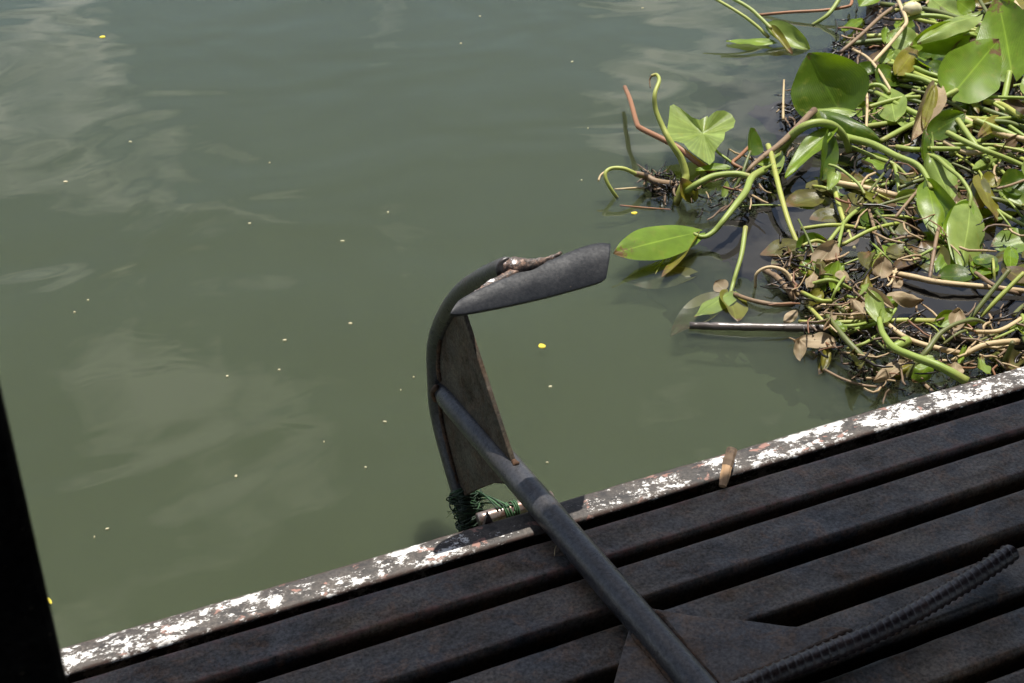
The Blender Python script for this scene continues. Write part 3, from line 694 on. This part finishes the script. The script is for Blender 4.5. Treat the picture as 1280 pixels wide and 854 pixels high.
for i in range(9):
    for k in range(14):
        th = math.pi * i / 8; ph = 2 * math.pi * k / 14; r_ = .0215 * (1 + .16 * math.sin(5 * ph) * math.sin(th) + .05 * R.uniform(-1, 1))
        V.append(fb + Vector((r_ * math.sin(th) * math.cos(ph), r_ * math.sin(th) * math.sin(ph) * .8, r_ * math.cos(th) * .75)))
for i in range(8):
    for k in range(14): Fs.append((i * 14 + k, (i + 1) * 14 + k, (i + 1) * 14 + (k + 1) % 14, i * 14 + (k + 1) % 14))
link('flower_head', V, Fs, M['flower'], pl)
stem_obj(pl, [(1140, 14, .07), (1133, 26, .05), (1120, 40, .02)], 5, 'stemyel', 5)

# --- browned leaf plant
pl_d = pl = plant('water hyacinth with a browned folded leaf hanging among green stems')
leaf_obj(pl, (1168, 110, .075), (1140, 176, .035), 30, 'leafdry', (.9, .3, 0), .8, fold=.4, wave=.06)
leaf_obj(pl, (1167, 112, .078), (1153, 162, .045), 13, 'leafyel', (.9, .3, 0), .3)
leaf_obj(pl, (1162, 168, .05), (1206, 142, .06), 30, 'leafdark', (.8, .4, -.2), .4)
leaf_obj(pl, (1156, 200, .045), (1158, 162, .06), 34, 'leafdark', (.9, .3, .2), .4)
leaf_obj(pl, (1165, 200, .045), (1166, 165, .06), 12, 'leafpale', (.7, .4, .6), .3)
for pts, w, mk in [([(1160, 186, .05), (1200, 186.5, .045), (1245, 187, .04), (1300, 188, .03)], 7, 'stem'), ([(1170, 180.5, .035), (1225, 181, .035), (1275, 182, .03)], 5, 'stem'),
                   ([(1184, 166, .06), (1208, 178, .06), (1232, 188.5, .055), (1262, 200, .04), (1300, 217, .02)], 8, 'stem'), ([(1197, 150, .06), (1214, 174, .05), (1227, 192, .035), (1252, 218, .01)], 8, 'stem'),
                   ([(1218, 150, .05), (1253, 164, .045), (1272, 172, .04), (1300, 184, .03)], 9, 'stem'), ([(1190, 120, .05), (1225, 121, .05), (1300, 123, .045)], 5, 'stem'),
                   ([(1086, 134, .035), (1105, 128, .04), (1127, 122.5, .045), (1150, 121, .045)], 6, 'stem'), ([(1230, 122, .045), (1256, 138, .04), (1295, 160, .02)], 5, 'stemyel'),
                   ([(1251, 150, .035), (1272, 165, .03), (1300, 183, .02)], 6, 'stem'), ([(1176, 200, .02), (1200, 208, .02), (1228, 221, .012)], 4, 'stemdark'),
                   ([(1188, 189, .025), (1208, 201, .025), (1225, 216, .03), (1228, 226, .03)], 4, 'stemyel'), ([(1120, 184, .03), (1140, 187, .035), (1160, 187, .03)], 8, 'stem'),
                   ([(1118, 92, .04), (1150, 98, .045), (1185, 112, .04), (1240, 118, .04)], 7, 'stem'), ([(1110, 80, .035), (1140, 84, .04), (1162, 92, .04), (1200, 104, .03)], 7, 'stem'),
                   ([(1205, 160, .04), (1240, 150, .04), (1300, 145, .03)], 6, 'stem'), ([(1070, 110, .03), (1110, 120, .03), (1150, 128, .03), (1200, 150, .02)], 6, 'stemdark')]:
    stem_obj(pl, pts, w, mk, w * .85)

# --- long stalk + drooping cluster
pl_m = pl = plant('water hyacinth with pale cupped leaves drooping over dark water')
stem_obj(pl, [(1048, 170, .04), (1065, 174, .045), (1092, 181, .055), (1120, 195, .06), (1146, 206, .06), (1158, 221, .055), (1164, 236, .05)], 12, 'stem', 6)
stem_obj(pl, [(1064, 184, .025), (1095, 197, .03), (1118, 206, .03), (1135, 222, .015)], 6, 'stem', 5)
leaf_obj(pl, (1164, 198, .06), (1193, 256, .03), 34, 'leafpale', (.8, .6, -.3), -.3, .1)
stem_obj(pl, [(1160, 194, .055), (1172, 198, .065), (1184, 209, .07), (1201, 223, .07), (1213, 243, .06), (1212, 259, .045)], 6, 'stem', 5)
leaf_obj(pl, (1212, 258, .045), (1202, 338, .002), 50, 'leafpale', (.7, .7, .25), -.35, -.06, p=.8)
leaf_obj(pl, (1211, 258, .045), (1178, 296, .02), 26, 'leaf', (.8, .5, -.2), .3)
leaf_obj(pl, (1164, 234, .05), (1215, 313, .008), 26, 'leafdark', (.75, .5, -.5), .35, -.1)
leaf_obj(pl, (1160, 234, .05), (1173, 298, .012), 36, 'leaf', (.8, .5, .1), -.3)
leaf_obj(pl, (1122, 253, .012), (1145, 238, .03), 18, 'leafpale', (.8, .6, 0), .2)
leaf_obj(pl, (1140, 255, .0), (1153, 300, .0), 22, 'leafbrown', (.7, .6, 0), .4)
leaf_obj(pl, (1172, 338, -.004), (1152, 302, .012), 40, 'leafolive', (.4, .9, 0), .12)
leaf_obj(pl, (1174, 338, -.004), (1150, 350, -.008), 26, 'leafolive', (.2, .9, 0), .12)
leaf_obj(pl, (1176, 336, 0), (1206, 300, .012), 22, 'leaf', (.6, .7, 0), .2)
stem_obj(pl, [(1122, 300, .0), (1133, 312, .006), (1144, 326, .0), (1142, 334, -.006)], 4, 'stem', 3)
stem_obj(pl, [(1088, 256, .01), (1112, 285, .012), (1124, 302, .0)], 5, 'stemdark', 4)
stem_obj(pl, [(1118, 206, .03), (1122, 225, .02), (1125, 250, .0)], 6, 'stem', 5)
leaf_obj(pl, (1083, 196, .012), (1117, 212, .012), 22, 'leaf', (.5, .8, 0), .25)

# --- right edge
pl_r = pl = plant('water hyacinth with half-yellow paired leaves near the right edge')
leaf_obj(pl, (1227, 225, .04), (1243, 279, .015), 32, 'leafyel', (.75, .6, .25), -.25)
leaf_obj(pl, (1226, 225, .04), (1219, 264, .02), 26, 'leafolive', (.75, .6, -.4), -.25)
leaf_obj(pl, (1232, 228, .03), (1250, 222, .035), 22, 'leafyel', (.6, .7, 0), .2)
leaf_obj(pl, (1282, 226, .035), (1249, 232, .03), 34, 'leafdark', (.5, .85, 0), .25, p=.85)
leaf_obj(pl, (1254, 240, .02), (1284, 262, .006), 24, 'leafpale', (.5, .85, 0), .3)
leaf_obj(pl, (1290, 300, .006), (1238, 308, -.004), 40, 'leaf', (.25, .95, 0), .25, p=.85)
leaf_obj(pl, (1290, 318, -.006), (1236, 338, -.010), 36, 'leafolive', (.1, 1, 0), .1)
stem_obj(pl, [(1246, 262, .012), (1262, 272, .012), (1290, 287, .008)], 5, 'stem', 5)
stem_obj(pl, [(1250, 212, .02), (1266, 226, .025), (1290, 240, .02)], 5, 'stem', 5)
stem_obj(pl, [(1246, 236, .03), (1262, 232, .035), (1290, 222, .035)], 4, 'stembrown', 4)

# --- half-sunken leaf in open water
pl = plant('half-sunken water hyacinth leaf beside the wet grey stick')
stem_obj(pl, [(932, 284, .05), (927, 318, .03), (920, 342, .012), (916, 356, .0), (910, 378, -.012)], 7, 'stem', 5)
leaf_obj(pl, (913, 366, -.002), (868, 398, -.004), 30, 'leafpale', (.35, .9, -.3), -.2, p=.6)
leaf_obj(pl, (912, 368, -.004), (922, 402, -.006), 34, 'leafyel', (.3, .9, .2), .1, p=.7)
leaf_obj(pl, (900, 372, -.008), (838, 420, -.022), 44, 'leafolive', (.1, 1, 0), .1)
leaf_obj(pl, (905, 362, -.004), (894, 352, .004), 22, 'leafdry', (.3, .9, 0), .2)
leaf_obj(pl, (862, 345, -.012), (778, 350, -.022), 40, 'leafolive', (.0, 1, 0), .1)

# --- withered clump
pl_w = pl = plant('withered water hyacinth clump with curled beige dead leaves')
leaf_obj(pl, (1022, 330, .03), (1048, 302, .045), 26, 'leafdry', (.6, .8, 0), .5, wave=.12)
leaf_obj(pl, (1020, 345, .02), (1002, 326, .03), 26, 'leaf', (.4, .9, 0), .4)
leaf_obj(pl, (1030, 350, .02), (1056, 330, .03), 22, 'leaf', (.6, .8, 0), .4, wave=.08)
leaf_obj(pl, (1042, 360, .02), (1048, 326, .04), 22, 'leaf', (.8, .5, .3), .4)
leaf_obj(pl, (1018, 350, .01), (1030, 372, .0), 20, 'leaf', (.7, .6, 0), .4)
leaf_obj(pl, (996, 308, .006), (950, 318, -.006), 42, 'leafolive', (.2, 1, 0), .2, p=.85)
leaf_obj(pl, (1000, 310, .01), (1034, 300, .02), 28, 'leafdark', (.3, 1, 0), .3)
leaf_obj(pl, (998, 312, .004), (966, 345, -.014), 34, 'leafolive', (.2, 1, 0), .2)
leaf_obj(pl, (1100, 345, .02), (1106, 320, .045), 24, 'leafdry', (.8, .5, 0), .6, wave=.15)
leaf_obj(pl, (1060, 395, .012), (1080, 365, .03), 18, 'leafdry', (.8, .5, .3), .7, wave=.12)
leaf_obj(pl, (1010, 352, .012), (992, 336, .02), 14, 'leafdry', (.8, .5, .3), .7, wave=.12)
stem_obj(pl, [(1075, 356, .0), (1086, 340, .02), (1102, 316, .05)], 9, 'stemyel', 4)
stem_obj(pl, [(944, 360, .0), (946, 342, .025), (962, 334, .035), (982, 340, .03), (992, 358, .01), (996, 372, -.005)], 4, 'stemtan', 6)
stem_obj(pl, [(956, 338, .0), (970, 346, .01), (985, 362, .01), (993, 376, -.004)], 9, 'stembrown', 8)
stem_obj(pl, [(918, 368, .0), (942, 376, .006), (970, 381, .006), (992, 380, 0)], 6, 'stembrown', 7)
stem_obj(pl, [(979, 338, .02), (990, 350, .02), (998, 370, .0)], 6, 'stemtan', 5)
stem_obj(pl, [(1016, 388, .0), (1030, 382, .015), (1040, 388, .01)], 6, 'stemtan', 5)
stem_obj(pl, [(1012, 390, -.005), (1016, 372, .012), (1014, 362, .02)], 4, 'stemtan', 3)
stem_obj(pl, [(1025, 372, .0), (1022, 358, .02), (1034, 350, .03)], 12, 'stemdark', 8)
leaf_obj(pl, (1040, 428, .014), (992, 424, .010), 22, 'leafdry', (.5, .8, .3), -.25, -.12, wave=.16)
leaf_obj(pl, (1000, 428, .008), (1000, 452, -.010), 15, 'leafdry', (.8, .5, 0), .4, wave=.15)
leaf_obj(pl, (1034, 440, .004), (1024, 468, -.010), 14, 'leafyel', (.8, .5, 0), .4, wave=.1)

# --- low bright stalk by the painted edge
pl_b = pl = plant('water hyacinth with a bright green curved stalk touching the painted edge')
stem_obj(pl, [(1099, 398, .035), (1100, 405, .035), (1104, 418, .035), (1118, 435, .04), (1144, 446.5, .045), (1174, 458, .045), (1209, 477, .03)], 7, 'stem', 13)
leaf_obj(pl, (1099, 400, .035), (1087, 362, .06), 22, 'leafpale', (.9, .4, -.2), .3, p=.95)
leaf_obj(pl, (1100, 400, .035), (1114, 386, .04), 16, 'leafpale', (.7, .6, .2), .4)
leaf_obj(pl, (1088, 362, .06), (1118, 386, .045), 10, 'leafdry', (.7, .6, .2), .8)
leaf_obj(pl, (1108, 372, .02), (1122, 384, .01), 16, 'leaf', (.6, .7, .2), .3)
stem_obj(pl, [(998, 402, .006), (1045, 403, .014), (1092, 402, .02), (1130, 401, .022), (1172, 402, .018)], 5, 'stemyel', 9)
stem_obj(pl, [(1060, 416, .006), (1076, 410, .015), (1094, 405, .02), (1112, 396, .03), (1120, 386, .035)], 7, 'stem', 4)
stem_obj(pl, [(1106, 434, .01), (1118, 434, .02), (1134, 426, .02)], 10, 'stem', 16)
stem_obj(pl, [(1206, 412, .02), (1214, 422, .02), (1226, 430, .01)], 3, 'stem', 2)
leaf_obj(pl, (1172, 404, .025), (1196, 390, .035), 18, 'leaf', (.7, .6, 0), .5)
leaf_obj(pl, (1192, 410, .03), (1200, 386, .045), 20, 'leafdry', (.8, .5, 0), .5, wave=.12)
leaf_obj(pl, (1168, 400, .02), (1176, 408, .02), 14, 'leafpale', (.8, .5, 0), .5)

LS = [('tan straight stalk floating near the right edge', [(1112, 341, .006), (1144, 347, .01), (1167, 352, .012), (1191, 355, .012), (1235, 359, .01), (1290, 365, .006)], 9, 'stemtan', 7),
      ('yellow straight stalk slanting up to the right edge', [(1221, 400, .0), (1250, 371, .03), (1280, 341, .06)], 7, 'stemyel', 6),
      ('dark olive stalk slanting beside the yellow one', [(1205, 409, -.004), (1232, 374, .03), (1262, 337, .065)], 7, 'stemdark', 6),
      ('green stalk browning at its upper end in the lower clump', [(1034, 394, .03), (1052, 418, .03), (1074, 442, .02), (1106, 472, -.004)], 6, 'stemdark', 11),
      ('olive stalk arching over to a dry tan end', [(1132, 474, -.006), (1148, 452, .02), (1160, 437, .035), (1174, 418, .045), (1195, 405, .05), (1220, 400, .04), (1237, 408, .02)], 10, 'stemdark', 4),
      ('long tan stalk crossing below the bright green one', [(1062, 398, .015), (1088, 397, .02), (1104, 402, .025), (1130, 421, .022), (1158, 432, .018), (1206, 443, .01)], 6, 'stemtan', 8),
      ('pale tan stalk curving up by the painted edge', [(1190, 452, .008), (1208, 442, .02), (1229, 432, .03), (1252, 428, .032), (1272, 427, .025)], 7, 'stemtan', 9),
      ('dark brown twig lying on the root mat at the top', [(1050, 66, .03), (1075, 45, .045), (1102, 20, .05), (1125, 4, .05)], 5, 'stembrown', 5),
      ('pinkish bent twig beside the upright dark leaf', [(1066, 62, .06), (1084, 72, .06), (1098, 88, .055), (1108, 104, .05), (1116, 118, .04)], 4, 'stemtan', 4),
      ('tan kinked twig rising to the pale flower head', [(1088, 82, .05), (1110, 58, .06), (1128, 36, .07), (1133, 26, .075), (1126, 8, .08), (1118, -10, .08)], 5, 'stemtan', 5),
      ('thin straw standing behind the root mat', [(979, 150, .01), (979, 128, .03), (980, 100, .055)], 4, 'stemtan', 2.5),
      ('thin tan bent straw in front of the dark upright leaf', [(1070, 106, .05), (1082, 115, .05), (1084, 130, .045), (1083, 158, .03), (1083, 178, .02)], 4, 'stemtan', 3.5),
      ('thin pink straw at the top right corner', [(1262, -8, .13), (1272, 8, .12), (1290, 30, .10)], 5, 'stemtan', 5),
      ('narrow green straw floating below the folded leaf', [(926, 258, .001), (955, 256.5, .003), (976, 257, .0)], 3, 'stem', 2.5),
      ('reddish twig stub beside the small bud leaf', [(936, 184, .02), (924, 196, .02), (916, 204, .018), (930, 212, .01)], 5, 'stemred', 5),
      ('dark stub poking up beside the painted edge', [(1251, 466, -.02), (1258, 448, .02), (1266, 428, .06)], 9, 'stemdark', 7),
      ('brown stalk sunk along the painted edge', [(1120, 450, -.004), (1140, 466, .0), (1165, 490, -.004)], 7, 'stembrown', 6),
      ('thin brown stem looping at the bottom of the clump', [(1030, 462, .0), (1054, 474, .003), (1080, 482, .002), (1106, 484, .0)], 4, 'stembrown', 4),
      ('pale straw lying along the clump towards the right edge', [(1185, 414, .012), (1206, 422, .012), (1240, 434, .01), (1290, 446, .006)], 5, 'stemtan', 5)]
for lb, pts, w, mk, w2 in LS: stalk(lb, pts, w, mk, w2)
stk = stem_obj(None, [(862, 407, .002), (921, 408.5, .006), (1020, 410.5, .005), (1110, 416, .004), (1200, 424, .003), (1310, 436, .0)], 11, 'wet', 13, 'wet_stick', .08)
tag(stk, 'wet grey stick floating half in the water below the plants', 'stick')

# --- filler petioles and leaves in the dense mat (parts of the plants they stand in)
RF = random.Random(5)
def nearest_plant(x, y_):
    if x > 1225 and y_ > 195: return pl_r
    if y_ > 190: return pl_m
    if y_ > 95: return pl_d
    return pl_c
def inside(x, y_, poly):
    c = False; n = len(poly)
    for i in range(n):
        x1, y1 = poly[i]; x2, y2 = poly[i - 1]
        if (y1 > y_) != (y2 > y_) and x < (x2 - x1) * (y_ - y1) / (y2 - y1) + x1: c = not c
    return c
MAT = [(985, 160), (975, 128), (1005, 95), (1025, 55), (1065, 20), (1110, -15), (1290, -90), (1560, -60), (1560, 300), (1400, 262), (1290, 215), (1210, 205), (1140, 190), (1080, 186), (1035, 172)]
def rnd_in(poly):
    xs = [p[0] for p in poly]; ys = [p[1] for p in poly]
    while True:
        x, y_ = RF.uniform(min(xs), max(xs)), RF.uniform(min(ys), max(ys))
        if inside(x, y_, poly): return x, y_
DENSE = [(1075, 100), (1120, 40), (1180, -30), (1560, -60), (1560, 280), (1290, 205), (1200, 190), (1100, 175)]
for k in range(185):
    x, y_ = rnd_in(DENSE); L = RF.uniform(50, 140); a = RF.gauss(.18, .34); h = RF.uniform(.004, .045); c = RF.uniform(-9, 9)
    dx, dy = math.cos(a) * L / 2, math.sin(a) * L / 2
    stem_obj(nearest_plant(x, y_), [(x - dx, y_ - dy, h + RF.uniform(-.02, .008)), (x, y_ + c, h), (x + dx, y_ + dy, h + RF.uniform(-.02, .01))], RF.uniform(4, 8), RF.choice(['stem', 'stem', 'stem', 'stem', 'stemyel', 'stemyel', 'stemdark', 'stemdark', 'stemtan']), None)
for k in range(120):
    x, y_ = rnd_in(DENSE if k % 3 else MAT); a = RF.uniform(0, 6.28); L = RF.uniform(18, 52); h = RF.uniform(.012, .05)
    leaf_obj(nearest_plant(x, y_), (x, y_, h), (x + math.cos(a) * L, y_ + math.sin(a) * L * .8, h + RF.uniform(-.02, .02)), RF.uniform(12, 34), RF.choice(['leaf', 'leaf', 'leaf', 'leafdark', 'leafpale', 'leafpale', 'leafyel', 'leafdry', 'leafbrown']), (RF.uniform(.3, .9), .7, RF.uniform(-.4, .4)), RF.uniform(-.4, .5), wave=.06)
# plants beyond the right edge of the picture
for k in range(22):
    x = RF.uniform(1310, 1540); y_ = RF.uniform(-20, 260); a = RF.uniform(-2.6, -.5); L = RF.uniform(40, 80); h = RF.uniform(.03, .09)
    leaf_obj(pl_r, (x, y_, h), (x + math.cos(a) * L, y_ + math.sin(a) * L, h + .03), RF.uniform(30, 60), RF.choice(['leaf', 'leafpale', 'leafdark']), (.7, .7, RF.uniform(-.3, .3)), .25)

C5f = [(1000, 235), (1110, 215), (1230, 235), (1290, 240), (1290, 345), (1150, 345), (1060, 320), (985, 300)]
for k in range(42):
    x, y_ = rnd_in(C5f); a = RF.uniform(0, 6.28); L = RF.uniform(28, 52); h = RF.uniform(-.007, .004)
    leaf_obj(pl_m if x < 1225 else pl_r, (x, y_, h), (x + math.cos(a) * L, y_ + math.sin(a) * L * .6, h + RF.uniform(-.006, .004)), RF.uniform(16, 34), RF.choice(['leafolive', 'leafolive', 'leafbrown', 'leafdark', 'leaf']), (RF.uniform(.0, .4), 1, RF.uniform(-.2, .2)), RF.uniform(0, .3), wave=.04)
for k in range(34):
    x, y_ = rnd_in(C5f); L = RF.uniform(30, 90); a = RF.gauss(.3, .7); h = RF.uniform(.0, .02)
    stem_obj(pl_m if x < 1225 else pl_r, [(x, y_, h), (x + math.cos(a) * L / 2, y_ + math.sin(a) * L / 2 + RF.uniform(-6, 6), h + .01), (x + math.cos(a) * L, y_ + math.sin(a) * L, h - .015)], RF.uniform(3, 6), RF.choice(['stem', 'stemdark', 'stemdark', 'stembrown', 'stemyel']))
CW = [(985, 300), (1115, 315), (1120, 395), (985, 390)]
CB = [(1020, 405), (1280, 385), (1280, 455), (1180, 480), (1060, 465)]
for k in range(36):
    w_ = k % 2; x, y_ = rnd_in(CW if w_ else CB); a = RF.uniform(0, 6.28); L = RF.uniform(16, 42); h = RF.uniform(.008, .035)
    leaf_obj(pl_w if w_ else pl_b, (x, y_, h), (x + math.cos(a) * L, y_ + math.sin(a) * L * .8, h + RF.uniform(-.02, .014)), RF.uniform(9, 21), RF.choice(['leafdry', 'leafdry', 'leafolive', 'leafyel', 'leaf', 'leafpale']), (RF.uniform(.3, .9), .7, RF.uniform(-.5, .5)), RF.uniform(-.9, .9), RF.uniform(-.3, .3), wave=.16)
for k in range(30):
    w_ = k % 2; x, y_ = rnd_in(CW if w_ else CB); L = RF.uniform(24, 70); a = RF.gauss(.25, .9); h = RF.uniform(.004, .03)
    stem_obj(pl_w if w_ else pl_b, [(x, y_, h), (x + math.cos(a) * L / 2, y_ + math.sin(a) * L / 2 + RF.uniform(-9, 9), h + RF.uniform(-.005, .02)), (x + math.cos(a) * L, y_ + math.sin(a) * L, h - .012)], RF.uniform(2.5, 6), RF.choice(['stemtan', 'stem', 'stemdark', 'stem', 'stemyel']))
# --- root mat, litter and submerged roots that also darken the shaded water: nobody could count these
def tangle(name, polys, count, hr, wr, lr, mats, label, cat, sides=4, bias=0.0, sparse=None):
    V = []; Fs = []; mi = []
    for k in range(count):
        poly = RF.choices([p for p, w in polys], [w for p, w in polys])[0]
        x, y_ = rnd_in(poly); L = RF.uniform(*lr); a = RF.uniform(0, 6.28) if RF.random() > bias else RF.gauss(.1, .4); h = RF.uniform(*hr)
        P = []; n = 5
        for i in range(n):
            P.append(at(x, y_, h)); a += RF.gauss(0, .35); x += math.cos(a) * L / n; y_ += math.sin(a) * L / n * .7; h += RF.uniform(-.006, .006)
            h = max(hr[0], min(hr[1], h))
        r_ = RF.uniform(*wr) / 2 * pxm(P[0]); v, f = tube_geo(P, [r_, r_ * 1.1, r_, r_ * .9, r_ * .6], sides, False, 1.0, len(V))
        V += v; Fs += f; mi += [RF.randrange(len(mats))] * len(f)
    o = link(name, V, Fs, None, None, mats=[M[q] for q in mats], midx=mi)
    return tag(o, label, cat, kind='stuff')
C1 = [(862, 225), (930, 205), (985, 170), (1010, 185), (960, 225), (905, 262), (860, 262)]
C2 = [(975, 300), (1010, 300), (1060, 330), (1110, 325), (1110, 390), (1050, 400), (1000, 385), (975, 350)]
C3 = [(1000, 395), (1130, 395), (1290, 385), (1290, 470), (1190, 490), (1110, 490), (1060, 465), (1010, 440)]
C4 = [(805, 212), (850, 220), (852, 240), (812, 240)]
C5 = [(1040, 185), (1140, 195), (1290, 220), (1290, 330), (1180, 330), (1060, 300), (1040, 240)]
def edge_d(x, y_, poly):
    d = 1e9
    for i in range(len(poly)):
        (x1, y1), (x2, y2) = poly[i - 1], poly[i]; L2 = (x2 - x1) ** 2 + (y2 - y1) ** 2
        t = max(0, min(1, ((x - x1) * (x2 - x1) + (y_ - y1) * (y2 - y1)) / L2)); d = min(d, math.hypot(x - x1 - t * (x2 - x1), y_ - y1 - t * (y2 - y1)))
    return d if inside(x, y_, poly) else -d
def mound(name, polys, step, hfun, material, label, cat, drop=.03, fall=26):
    V = []; Fs = []; idx = {}
    xs = [p[0] for q in polys for p in q]; ys = [p[1] for q in polys for p in q]
    gx = int((max(xs) - min(xs)) / step) + 1; gy = int((max(ys) - min(ys)) / step) + 1
    def ok(x, y_): 
        j_ = 16 * mnoise.noise(Vector((x * .03, y_ * .03, 4)))
        return any(inside(x + j_, y_ + j_, q) for q in polys)
    def vid(i_, k_):
        if (i_, k_) not in idx:
            x, y_ = min(xs) + i_ * step, min(ys) + k_ * step; g = at(x, y_, 0)
            dmin = max(edge_d(x, y_, q) for q in polys); dmin += min(fall, 40) * (.55 * mnoise.noise(g * 7) + .45 * mnoise.noise(g * 22) + .35 * mnoise.noise(g * 60))
            idx[(i_, k_)] = len(V); V.append(g + UPV * (hfun(g) - drop * max(0, 1 - max(0, dmin) / fall) ** 1.3))
        return idx[(i_, k_)]
    for i_ in range(gx):
        for k_ in range(gy):
            if ok(min(xs) + (i_ + .5) * step, min(ys) + (k_ + .5) * step): Fs.append((vid(i_, k_), vid(i_, k_ + 1), vid(i_ + 1, k_ + 1), vid(i_ + 1, k_)))
    return tag(link(name, V, Fs, material), label, cat, kind='stuff')
def hs(g): return -.010 + .007 * mnoise.noise(g * 9) + .006 * mnoise.noise(g * 28) + .005 * mnoise.noise(g * 70)
def hm(g): return -.001 + .011 * mnoise.noise(g * 14) + .010 * mnoise.noise(g * 45) + .006 * mnoise.noise(g * 120)
SUB = [(860, 70), (1000, 5), (1110, -45), (1560, -90), (1560, 380), (1290, 500), (1100, 505), (1010, 480), (930, 430), (850, 400), (800, 330), (800, 245), (880, 190), (860, 130)]
mound('submerged_root_shade', [SUB], 7, hs, M['rootshade'], 'dark roots just under the water surface, spread wider as painted shade', 'roots', .052, 95)  # root mass spread past the plants; its dark colour stands in for shade
mound('root_mat', [MAT, C4], 5, hm, M['root'], 'dark brown lumpy wet root mat under the floating plants', 'roots')
tangle('root_hairs', [(MAT, 11), (C1, .3), (C2, .7), (C3, .8), (C4, .4)], 2600, (-.008, .018), (1.2, 3.6), (8, 34), ['root', 'root', 'root', 'stembrown'], 'tangle of fine dark root hairs between the stalks', 'roots')
tangle('plant_litter', [(MAT, 9), (C1, .7), (C2, 1.7), (C3, 2.0), (C5, 1.2)], 640, (.0, .034), (1.2, 3.6), (14, 60), ['stemtan', 'stembrown', 'stembrown', 'stemred', 'stemtan', 'root', 'root'], 'brown and tan plant litter strewn among the stalks', 'litter', 5, .4)

# ------------------------------------------------------------------ small things
chip = empty('broken_twig'); tag(chip, 'short broken twig with bark end stuck on the painted edge', 'twig')
c0, c1_, c2_ = at(903, 608, .163), at(909, 582, .170), at(915, 561, .178)
def chipseg(name, p, r_, mk, n=9):
    path_ = catmull(p, n); sides = 7; rr_ = [a * (1 + .10 * R.uniform(-1, 1)) for a in np.interp(np.linspace(0, 1, n), np.linspace(0, 1, len(r_)), r_)]
    v, f = tube_geo(path_, rr_, sides, True, .62); return link(name, v, f, M[mk], chip, smooth=False)
chipseg('wood', [c0, c0.lerp(c1_, .5), c1_], [.0040, .0060, .0062], 'wood')
chipseg('bark', [c1_ - (c2_ - c1_) * .05, c1_.lerp(c2_, .4), c2_], [.0072, .0068, .0060], 'bark')
fib = tube('root_fibre', [at(693, 695, .1615), at(694, 686, .163), at(699, 678, .1625), at(706, 682, .1615)], .0006, .0004, M['stemtan'], None, 14, 5); tag(fib, 'tiny pale curled root fibre on the first slat by the shank', 'fibre')
def chip_flat(name, x, y_, wpx, hpx, mk, ang):
    c = at(x, y_, .0008); s = pxm(c); n = 7; V = []
    for lay in (.0004, -.0012):
        for k in range(n):
            t = 2 * math.pi * k / n; a = math.cos(t) * wpx / 2 * s * (1 + .2 * R.uniform(-1, 1)); b = math.sin(t) * hpx / 2 * s * 1.7 * (1 + .2 * R.uniform(-1, 1))
            V.append(c + _rt * (a * math.cos(ang) - b * math.sin(ang)) - TOCAM * (a * math.sin(ang) + b * math.cos(ang)) + UPV * lay)
    Fs = [tuple(range(n)), tuple(reversed(range(n, 2 * n)))] + [(k, k + n, (k + 1) % n + n, (k + 1) % n) for k in range(n)]
    return link(name, V, Fs, M[mk], None, smooth=False)
tag(chip_flat('floating_petal', 677.5, 432.5, 9, 6, 'petal', .2), 'bright yellow petal floating on the water below the fluke', 'petal')
tag(chip_flat('floating_petal', 62, 751, 4, 8, 'petal', .6), 'small yellow petal floating beside the black post', 'petal')
tag(chip_flat('floating_petal', 793, 266, 8, 3.5, 'petal', .2), 'small yellow petal floating above the leaf tip near the hooked stalk', 'petal')
tag(chip_flat('floating_petal', 128, 46, 7, 4, 'petal', .1), 'small orange-yellow petal on the open water at top left', 'petal')
for (x, y_, w, h, a) in [(163, 177, 4, 3, 1), (337, 203, 3, 3, 0), (312, 279, 4, 4, .5), (485, 265, 3, 3, 0), (428, 301, 7, 3, 0), (82, 227, 6, 3.5, 0), (93, 390, 4, 4, 0), (284, 470, 4, 4, 0), (438, 404, 6, 3, .2), (457, 584, 6, 3, .4), (405, 552, 3, 3, 0), (295, 595, 4, 5, 0), (688, 483, 6, 3.5, .6), (715, 77, 8, 3, 1.0), (600, 20, 5, 4, 0), (727, 225, 4, 3, 0), (134, 661, 5, 3, .7), (118, 671, 3, 3, 0), (517, 471, 3, 3, 0), (481, 527, 6, 3, -.3), (356, 425, 6, 2.5, .3), (349, 462, 5, 2.5, .2), (684, 578, 5, 2.5, 0), (110, 375, 3, 3, 0), (803, 10, 5, 4, 0), (576, 54, 3, 3, 0), (501, 487, 3, 3, 0), (735, 160, 3, 3, 0)]:
    tag(chip_flat('floating_speck', x, y_, w * R.uniform(.45, .95), h * R.uniform(.45, .9), 'speck', a), 'tiny pale speck floating on the open green water', 'speck', 'specks floating on the water')
